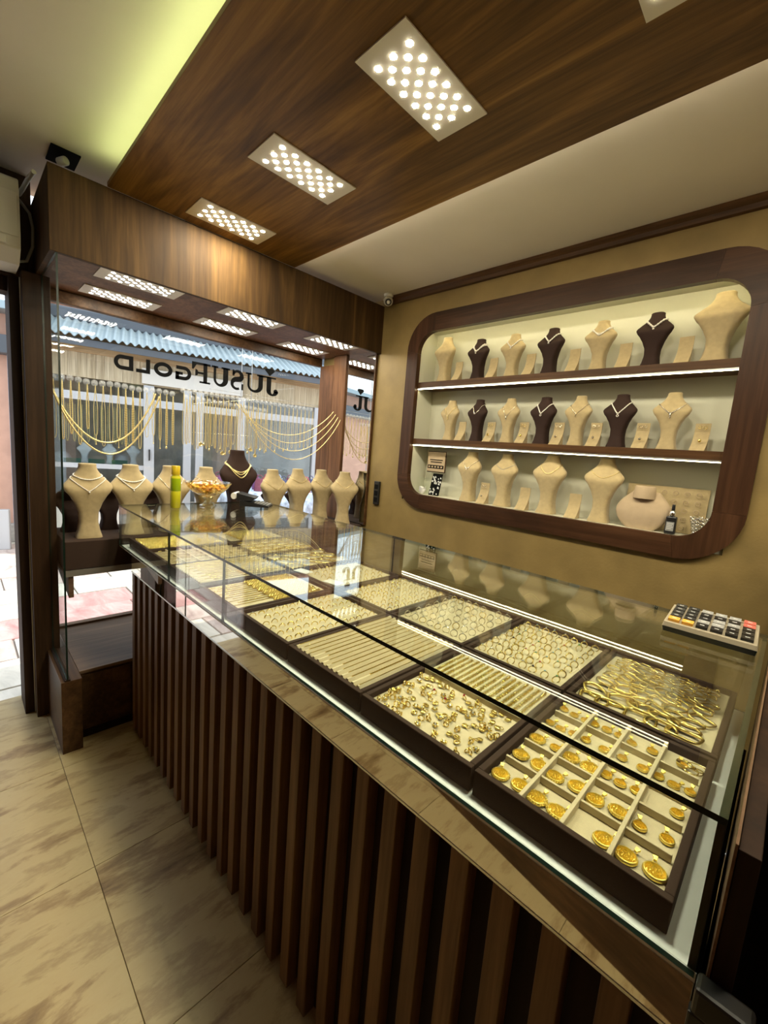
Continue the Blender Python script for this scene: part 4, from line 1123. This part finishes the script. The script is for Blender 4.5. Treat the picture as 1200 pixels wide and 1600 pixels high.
for i, (x, y, Hh, Ww, mt) in enumerate(wb):
    me, H_, W_ = get_bust(Hh, Ww, mt)
    rz = math.radians(90 + random.uniform(-5, 5)) if i < 8 else math.radians(60)
    o = put('window_bust', me, None, (x, y, .9305), (0, 0, rz))
    tag(o, '%s necklace bust %s' % (cname[mt], wl[i]), 'bust', 'busts in the shop window')
    necklace('necklace', H_, W_, wneck[i][1], wneck[i][0], o.location, rz, '%s necklace on bust %s' % ({'pearl': 'white', 'white_gold': 'pale', 'gold_chain': 'gold'}[wneck[i][0]], wl[i]), 'necklaces on the window busts')
me, H_, W_ = get_bust(.24, .17, 'velvet_brown')
dl = ['behind the leftmost beige bust', 'between the first and second beige busts', 'between the second bust and the yellow bottle', 'left of the mirror end, partly hidden', 'just behind the bust by the mirror']
for i, (x, y) in enumerate(((-.475, -1.665), (-.475, -1.50), (-.475, -1.30), (-.475, -.50), (-.475, -.31))):
    o = put('window_bust', me, None, (x, y, .9305), (0, 0, math.radians(-90)))
    tag(o, 'small dark brown bust facing the street %s' % dl[i], 'bust', 'dark busts facing the street')
    necklace('necklace', H_, W_, [(.84, .15, 1.4, .0024, None)], 'white_gold', o.location, math.radians(-90), 'pale necklace on the dark street-facing bust %s' % dl[i], 'necklaces on the street-facing busts')

# suction hooks on the glass with hanging chains
hm = MB()
hm.lathe([(.0165, 0), (.0168, .0012), (.0150, .0022), (.006, .003), (.005, .010), (.001, .011)], 16)
hm.tube([(0, 0, .010), (0, -.006, .014), (0, -.013, .013), (0, -.016, .017), (0, -.012, .021)], .002, 5)
hook_me = hm.mesh('suction_hook', 'hook_plastic')
HX = XW + .0004
def hanging(L, wd, r, pend=None, link=None, twist=0):
    m = MB(); n = 30
    pts = []
    for i in range(n + 1):
        u = i / n
        if u < .5: yy, zz = -wd * (1 - (u * 2) ** 6) * .5 * min(1, u * 8), -L * math.sin(min(1, u * 2) * PI / 2) ** .9
        else:
            v = 1 - u
            yy, zz = wd * (1 - (v * 2) ** 6) * .5 * min(1, v * 8), -L * math.sin(min(1, v * 2) * PI / 2) ** .9
        pts.append((0, yy, zz))
    chain(m, pts, r, 0, link or r * 3.2, 5, .5)
    if pend == 'coin':
        m.lathe([(.0004, -.0012), (.010, -.0014), (.011, -.0022), (.0135, -.0022), (.0135, .0022), (.011, .0022), (.010, .0014), (.0004, .0012)], 20)
        k0 = len(m.v)
        nv = 8 * 20 + 40
        for i in range(len(m.v) - nv, len(m.v)):
            x_, y_, z_ = m.v[i]; m.v[i] = (z_, x_, y_ - L - .014)
    if pend == 'drop': m.ball((0, 0, -L - .010), .006, 0, 8, 6, 1.6)
    if pend == 'bar': m.tube([(0, 0, -L), (0, 0, -L - .045)], .0022, 5); m.ball((0, 0, -L - .048), .0045, 0, 6, 4)
    return m.mesh('hanging_chain', 'gold_chain')
HC = {}
def hang(L, wd, r, pend, link=None):
    k_ = (round(L, 2), wd, r, pend)
    if k_ not in HC: HC[k_] = hanging(*k_, link)
    return HC[k_]
hooks = []
for k in range(17): hooks.append((-1.700 + k * .0365, 1.712 + .004 * math.sin(k), 0))
for k in range(28): hooks.append((-1.052 + k * .0362, 1.742 + .006 * k / 28, 1))
for k in range(16): hooks.append((-1.034 + k * .0366, 1.703 - .001 * k, 2))
hooks.sort()
cnt_ = {0: -1, 1: -1, 2: -1}
for i, (y, z, g_) in enumerate(hooks):
    cnt_[g_] += 1
    rowl = ['in the single row left of the shop letters', 'in the upper row right of the middle', 'in the lower row of the middle'][g_]
    tag(put('suction_hook', hook_me, None, (HX, y, z), (0, PI / 2, 0)), '%s clear suction hook %s' % (NUM[cnt_[g_]], rowl), 'hook', 'suction hooks %s' % rowl)
    if g_ == 0:
        L = [.30, .31, .28, .33, .24, .27, .33, .31, .29, .33, .30, .33, .26, .25, .28, .31, .30][int(round((y + 1.700) / .0365))]
        wd, r = random.choice(((.014, .0030), (.010, .0034), (.018, .0022), (.008, .0042)))
        pend = random.choice((None, None, None, 'bar', 'drop'))
    elif g_ == 1:
        L = .34 if y < -.78 else .30 if y > -.45 else .33
        L = round(L + random.uniform(-.04, .03), 2)
        wd, r = random.choice(((.014, .0022), (.018, .0018), (.010, .0026)))
        pend = random.choice((None, None, 'coin', 'drop')) if y > -.75 else random.choice((None, None, None, 'coin'))
    else:
        L = round(random.uniform(.26, .31), 2)
        wd, r = random.choice(((.012, .0026), (.010, .0034), (.016, .0022)))
        pend = random.choice((None, None, 'drop', 'coin'))
    tag(put('hanging_chain', hang(L, wd, r, pend), None, (HX + .018, y, z - .013)), 'gold chain on the %s hook %s' % (NUM[cnt_[g_]], rowl), 'chain', 'chains hanging %s' % rowl)
# swags
def swag(A, Bp, low, r, label):
    A, Bp = Vector(A), Vector(Bp); pts = []
    for i in range(41):
        u = i / 40; q = A.lerp(Bp, u); sag = 4 * u * (1 - u)
        pts.append((q.x, q.y, q.z - low * (sag ** .92)))
    m = chain(MB(), pts, r, 0, r * 2.4, 6, .7)
    return tag(m.build('draped_chain', 'gold_chain'), label, 'chain', 'draped chains in the window')
swag((-.62, -1.715, 1.665), (-.62, -1.222, 1.695), .290, .0058, 'thick gold rope chain draped across the left of the window, upper strand')
swag((-.61, -1.715, 1.660), (-.61, -1.205, 1.685), .345, .0058, 'thick gold rope chain draped across the left of the window, lower strand')
for k, (lo, ya, zb_) in enumerate(((.195, -.735, 1.69), (.235, -.715, 1.68), (.275, -.700, 1.67), (.330, -.73, 1.68))):
    swag((-.60 + .02 * k, ya, zb_ + .02), (-.44 + .03 * k, -.034, 1.735 - .02 * k), lo, .0030, 'thin gold chain draped towards the mirror, %s strand' % ['highest', 'second highest', 'third highest', 'lowest'][k])
tag(MB().tube([(-.635, -.90, 1.775), (-.635, -.03, 1.782)], .0010, 4).build('wire', 'alu'), 'thin horizontal wire in front of the window glass', 'wire')

# ================================================================== SMALL FITTINGS
t = thing('dome_camera', 'white dome security camera in the ceiling corner', 'security camera', (.085, -.055, 2.4695))
MB().lathe([(.030, 0), (.031, -.010), (.024, -.016)], 20).build('base', 'white_plastic', t)
MB().ball((0, 0, -.040), .031, 0, 18, 12).build('housing', 'white_plastic', t)
MB().lathe([(.001, .027), (.016, .029), (.020, .026), (.021, .020)], 18).build('lens', 'black', t, 0, (0, 0, -.040), Vector((.72, -.62, -.55)).to_track_quat('Z', 'Y').to_euler())
t = thing('camera_bracket', 'black bracket plate with white bullet camera at the ceiling above the fascia', 'security camera', (-.143, -1.715, 2.5295))
B(-.068, .068, -.048, .048, -.006, 0).build('plate', 'black_matt', t, .001)
MB().lathe([(.012, -.018), (.016, -.014), (.016, .020), (.012, .024)], 14).build('camera_body', 'white_plastic', t, 0, (.010, -.005, -.024), (0, PI / 2, .4))
MB().tube([(.010, -.005, -.006), (.010, -.005, -.020)], .005, 8).build('stem', 'black_matt', t)
t = thing('wall_socket', 'black switch plate on the gold wall beside the mirror', 'switch', (.068, -.0005, 1.175))
B(-.026, .026, -.016, 0, -.082, .082).build('plate', 'black', t, .004)
for k in range(3): B(-.016, .016, -.0185, -.016, -.062 + k * .045, -.030 + k * .045).build('rocker', 'black_matt', t, .002)
t = thing('air_conditioner', 'white split air conditioner above the doorway', 'air conditioner', (0, 0, 0))
poly = [(-.459, 2.11), (-.30, 2.11), (-.232, 2.155), (-.222, 2.20), (-.222, 2.36), (-.240, 2.415), (-.275, 2.432), (-.459, 2.432)]
MB().prism(poly, lambda u, v, dd: (u, dd, v), -2.41, -1.848).build('body', 'white_plastic', t, .006)
B(-.2215, -.2185, -2.40, -1.855, 2.195, 2.350).build('front_panel', 'white_plastic', t, .001)
MB().obox((-.262, -2.15, 2.131), (.030, 0, .0185), (0, .235, 0), (-.0012, 0, .002)).build('air_flap', 'white_plastic', t, .001)
B(-.2215, -.215, -1.945, -1.893, 2.158, 2.188).build('display', 'white_plastic', t, .002)
tag(MB().tube([(-.40, -1.846, 2.15), (-.39, -1.815, 2.16), (-.37, -1.795, 2.22), (-.37, -1.792, 2.30), (-.39, -1.800, 2.36), (-.42, -1.83, 2.41), (-.44, -1.845, 2.43)], .006, 8).build('power_cable', 'grey_plastic'), 'grey cable looping beside the air conditioner', 'cable')
tag(MB().tube([(-.22, -1.80, 2.462), (-.30, -1.812, 2.455), (-.37, -1.822, 2.440), (-.43, -1.83, 2.436)], .009, 8).build('drain_hose', 'white_plastic'), 'pale hose bent along the ceiling above the air conditioner', 'hose')

# ================================================================== OUTSIDE
# street with single paving slabs
st = struct(B(-9, -0.66, -7, 8, -.20, -.115).build('street', 'pave_joint'))
rd = random.Random(5)
py = -4.2
slabs = {}
for r_, (xa, xb) in enumerate([(-.68, -.98), (-.98, -1.38), (-1.38, -1.74), (-1.74, -2.16), (-2.16, -2.56), (-2.56, -2.98), (-2.98, -3.40), (-3.40, -3.9), (-3.9, -4.4), (-4.4, -5.0), (-5.0, -5.6), (-5.6, -6.3)]):
    y = -4.3 + rd.uniform(0, .4)
    while y < 3.2:
        l = rd.uniform(.5, 1.05)
        mt = rd.choices(['pave_a', 'pave_b', 'pave_c'], (3, 3 if 1 <= r_ <= 4 else 1, 3))[0]
        h = rd.uniform(-.003, .003)
        B(xb + .006 - (xa + xb) / 2, xa - .006 - (xa + xb) / 2, -l / 2 + .006, l / 2 - .006, -.115, -.1 + h).build('paving_slab', mt, st, .004, ((xa + xb) / 2, y + l / 2, 0))
        y += l

M['cream_board'] = wood('cream_board', (.50, .40, .26), (.60, .49, .33), (.68, .57, .40), 'z', .7, 90)
M['beam'] = wood('beam', (.38, .24, .12), (.52, .35, .19), (.62, .45, .27), 'x', .7)
M['metal_roof'] = plain('metal_roof', (.30, .37, .40), .4, .5)
M['gutter'] = plain('gutter', (.09, .10, .115), .5)
M['roof_tile'] = plain('roof_tile', (.40, .19, .12), .8, var=.25, vscale=9)
M['white_frame'] = plain('white_frame', (.50, .49, .49), .5)
M['shop_dark'] = plain('shop_dark', (.42, .40, .37), .7, var=.3, vscale=4)
M['sign_white'] = plain('sign_white', (.72, .66, .58), .6)
M['shade_glass'] = clear_glass('shade_glass', (.80, .83, .83), .05)
M['pink_wall'] = plain('pink_wall', (.62, .36, .26), .85, var=.08, vscale=5)
M['blue_grey'] = plain('blue_grey', (.28, .33, .40), .7, var=.3, vscale=14)
M['stone_grey'] = plain('stone_grey', (.40, .37, .33), .9, var=.25, vscale=12)
ang = math.radians(75)
sh = thing('opposite_shop', 'old single-storey shop with cream boards and metal roof across the street', 'building', (-4.5, -1.0, -.1), ang)
def part(name, mat, bx, bevel=0, parent=None): return B(*bx).build(name, mat, parent or sh, bevel)
Z = .1
part('interior_wall', 'shop_dark', (-.42, 6.5, .9, 1.0, 0, 2.6 + Z))
part('interior_floor', 'stone_grey', (-.42, 6.5, .05, .9, 0, .06))
part('side_wall', 'cream_board', (-.45, -.42, -.02, 1.0, 0, 2.6 + Z))
part('low_wall', 'sign_white', (-.42, 3.4, 0, .06, 0, .52 + Z))
part('window_shelf', 'white_frame', (-.42, .78, -.03, .5, .96 + Z, 1.02 + Z))
part('window_shelf', 'white_frame', (1.55, 3.2, -.03, .5, .70 + Z, .75 + Z))
for s0, s1 in ((.78, .905), (1.27, 1.37), (1.43, 1.53), (2.0, 2.11), (3.2, 3.37)):
    part('door_post', 'white_frame', (s0, s1, -.05, .05, 0, 2.10 + Z), .004)
part('handle', 'black', (.84, .856, -.075, -.05, 1.10 + Z, 1.25 + Z))
part('transom', 'white_frame', (-.42, 3.4, -.04, .04, 1.82 + Z, 1.92 + Z), .003)
for s0, s1 in ((-.40, .78), (.905, 1.27), (1.53, 2.0), (2.11, 3.2)):
    MB().pane(s0 + .004, s1 - .004, 0, .008, .52 + Z, 1.818 + Z, 1).build('glass_pane', ['shade_glass', 'glass_edge'], sh)
    MB().pane(s0 + .004, s1 - .004, 0, .008, 1.922 + Z, 2.10 + Z, 1).build('glass_pane', ['shade_glass', 'glass_edge'], sh)
bd = B(-.0475, .0475, -.012, .012, 0, .44).mesh('board', 'cream_board')
for k in range(41):
    put('board', bd, sh, (-.38 + k * .097, .01 + .002 * (k % 2), 2.10 + Z + .002))
part('backing', 'beam', (-.45, 4.0, .03, .09, 2.10 + Z, 2.66 + Z))
part('beam', 'beam', (-.50, 4.2, -.06, -.01, 2.40 + Z, 2.535 + Z), .004)
part('sign_board', 'sign_white', (.76, 2.06, -.05, -.02, 2.12 + Z, 2.32 + Z), .003)
m = MB(); n = 340; va = []; vb = []
for k in range(n + 1):
    s_ = -.55 + 4.9 * k / n
    w_ = .019 * math.sin(2 * PI * s_ / .088)
    va.append((s_, -.34, 2.545 + Z + w_)); vb.append((s_, .38, 2.86 + Z + w_))
m.add(va + vb, [(k, k + 1, n + 2 + k, n + 1 + k) for k in range(n)], 0, True)
vc = [(x_, y_, z_ - .006) for x_, y_, z_ in va + vb]
m.add(vc, [(k + 1, k, n + 1 + k, n + 2 + k) for k in range(n)], 0, True)
m.build('corrugated_roof', 'metal_roof', sh)
part('fascia_board', 'gutter', (-.55, 4.35, -.30, -.27, 2.44 + Z, 2.52 + Z))
part('gutter', 'gutter', (-.55, 4.5, .36, .50, 2.84 + Z, 3.00 + Z), .02)
part('upper_wall', 'cream_board', (-.55, 4.5, .5, .6, 2.6 + Z, 3.05 + Z))
tm = MB().tube([(0, 0, 0), (0, .35, .13)], [.075, .065], 10).mesh('roof_tile', 'roof_tile')
for k in range(38):
    put('roof_tile', tm, sh, (-.5 + k * .132, .44, 3.03 + Z))
    put('roof_tile', tm, sh, (-.5 + k * .132, .76, 3.15 + Z))
# goods in the opposite window
M['bust_white'] = plain('bust_white', (.78, .78, .78), .6)
def fac(s_, o_, z_):
    c, s2 = math.cos(ang), math.sin(ang)
    return (-4.5 + s_ * c - o_ * s2, -1.0 + s_ * s2 + o_ * c, z_)
bw = bust_mesh(.26, .17, 'bust_white', 14, 18)
for k, s_ in enumerate((.10, .38, .66)):
    tag(put('shop_bust', bw, None, fac(s_, .2, 1.0205), (0, 0, ang)), 'white bust in the opposite shop window, %s of three' % ['left', 'middle', 'right'][k], 'bust', 'white busts across the street')
M['green_card'] = plain('green_card', (.03, .13, .09), .5)
dome = MB().lathe([(.11, 0), (.105, .05), (.08, .10), (.04, .125), (.001, .13)], 16).mesh('white_dome', 'white_frame')
for k, s_ in enumerate((-.16, .52)):
    tag(put('white_dome', dome, None, fac(s_, .3, 1.0205)), '%s pale round cushion in the opposite shop window' % ['left', 'right'][k], 'cushion')
for k, s_ in enumerate((-.02, .24, .5)):
    tag(B(-.09, .09, -.01, .01, 0, .055).build('green_card', 'green_card', None, 0, fac(s_, .06, 1.0205), (0, 0, ang)), 'dark green price card in the opposite window, %s of three' % ['left', 'middle', 'right'][k], 'card', 'price cards across the street')
fc = MB()
chain(fc, [(-.01, 0, 0), (-.012, 0, -.45), (0, 0, -.5), (.012, 0, -.45), (.01, 0, 0)], .006, 0, .03, 4, .5)
fcm = fc.mesh('far_chain', 'gold_chain')
for k in range(14):
    tag(put('far_chain', fcm, None, fac(-.30 + k * .075, .15, 1.78), (0, 0, ang)), '%s gold chain hanging in the left window across the street' % NUM[k], 'chain', 'chains across the street')
# market stall on the right
M['cloth_blue'] = plain('cloth_blue', (.45, .52, .62), .8, var=.5, vscale=14)
M['stall_wood'] = wood('stall_wood', (.35, .24, .10), (.5, .36, .17), (.6, .45, .22), 'z', .6)
t = thing('market_stall', 'market table with pale patterned cloth on the pavement across the street', 'stall', fac(2.3, -.75, -.1), ang)
B(-.75, .9, -.35, .35, .86, .90).build('table_top', 'stall_wood', t)
for sx in (-.7, .85):
    for sy in (-.3, .3): B(sx - .03, sx + .03, sy - .03, sy + .03, 0, .86).build('leg', 'stall_wood', t)
cv = MB(); rgs = []
for k in range(40):
    s_ = -.78 + 1.71 * k / 39
    wv = .02 * math.sin(k * .9)
    rgs.append([(s_, .37, .905), (s_, -.36, .905), (s_, -.385 + wv, .85), (s_, -.40 + wv * 1.5, .45), (s_, -.40 + wv * 1.5 + .004, .45), (s_, -.381 + wv, .84), (s_, -.35, .901), (s_, .37, .901)])
cv.loft(rgs, 0, True).build('cloth', 'cloth_blue', t)
sc_ = [('purple', (.22, .08, .20)), ('red_bag', (.62, .12, .12)), ('pale_blue', (.45, .55, .70)), ('maroon', (.25, .06, .09)), ('coral', (.75, .30, .24)), ('navy', (.07, .08, .16))]
for k in range(18):
    nm, c = sc_[k % 6]
    if nm not in M: M[nm] = plain(nm, c, .7, var=.2)
    m = MB(); q = random.Random(k)
    m.loft([[(.075 * (1 - .25 * h) * math.cos(2 * PI * j / 10), .05 * (1 - .35 * h) * math.sin(2 * PI * j / 10), .17 * h) for j in range(10)] for h in (0, .3, .7, 1)])
    m.torus(.035, .006, 10, 5, (0, 0, .185), 'y')
    s_, o_ = 1.65 + (k % 9) * .165, -.9 + (k // 9) * .25
    tag(m.build('handbag', nm, None, 0, fac(s_, o_, .806), (0, 0, ang + q.uniform(-.4, .4))), '%s handbag on the street stall, %s from the left in the %s row' % ({'purple': 'purple', 'red_bag': 'red', 'pale_blue': 'pale blue', 'maroon': 'maroon', 'coral': 'coral', 'navy': 'navy'}[nm], ORD[k % 9], ['front', 'back'][k // 9]), 'handbag', 'bags on the stall')
# red and blue flags hanging further right
for k, (nm, s_, dz) in enumerate((('red_bag', 5.55, 0), ('pale_blue', 6.0, -.10))):
    m = MB(); n = 8
    rg = [[(.26 * i / n * 1.0, .02 * math.sin(i * 1.1 + j), -.30 * j / 4) for i in range(n + 1)] + [(.26 * i / n, .02 * math.sin(i * 1.1 + j) + .006, -.30 * j / 4) for i in range(n, -1, -1)] for j in range(5)]
    m.loft(rg, 0, True)
    t = thing('flag_stand', '%s cloth on a tall pole outside, seen in the mirror' % ['red', 'blue'][k], 'flag', fac(s_, -1.0, -.1), ang)
    m.build('cloth', nm, t, 0, (.012, 0, 2.65 + dz))
    MB().tube([(0, 0, 0), (0, 0, 2.70 + dz)], .012, 8).build('pole', 'gutter', t)
# neighbouring pink house seen through the doorway
t = thing('pink_house', 'pink plastered house with grey pillar seen through the doorway', 'building', (-5.2, -1.95, -.1), ang)
B(-4.5, .42, .12, .4, .22, 2.9).build('wall', 'pink_wall', t)
B(-4.5, .56, .02, .4, 0, .24).build('base', 'stone_grey', t, .01)
B(.405, .50, -.02, .12, .24, 2.4).build('pillar', 'blue_grey', t, .005)
B(-4.5, .58, -.10, .2, 2.4, 2.62).build('cornice', 'gutter', t, .01)
B(-4.6, .5, -.2, .5, 2.9, 3.0).build('eave', 'metal_roof', t, .01)
MB().tube([(.535, -.03, .1), (.535, -.03, 2.2)], .034, 12).build('downpipe', 'white_frame', t)
MB().ball((.52, -.10, 2.28), .06, 0, 12, 8).build('lamp_globe', 'chrome', t)
tag(B(-.1, .1, -.04, .04, 0, .5).build('notice_box', 'white_frame', None, .01, (-4.75, -1.72, -.1), (0, 0, ang)), 'white box standing at the foot of the pink house', 'box')
# own eave over the doorway
M['eave_wood'] = wood('eave_wood', (.42, .20, .06), (.55, .28, .09), (.66, .36, .13), 'y', .5)
t = thing('door_eave', 'orange varnished wooden eave outside above the doorway', 'eave', (0, 0, 0))
B(-1.15, -.72, -2.6, -1.70, 2.24, 2.30).build('board', 'eave_wood', t, .004)
B(-1.18, -1.15, -2.6, -1.70, 2.20, 2.32).build('edge_board', 'beam', t, .004)
# shell of the own building outside, keeps the sun out
struct(B(-.66, -.60, -2.6, -2.42, -.1, 2.6).build('wall_street', 'pink_wall'))
struct(B(-.70, 4.4, -2.6, .6, 2.585, 2.66).build('roof', 'gutter'))
struct(B(-.66, 4.4, .21, .3, -.1, 2.58).build('wall_neighbour', 'pink_wall'))
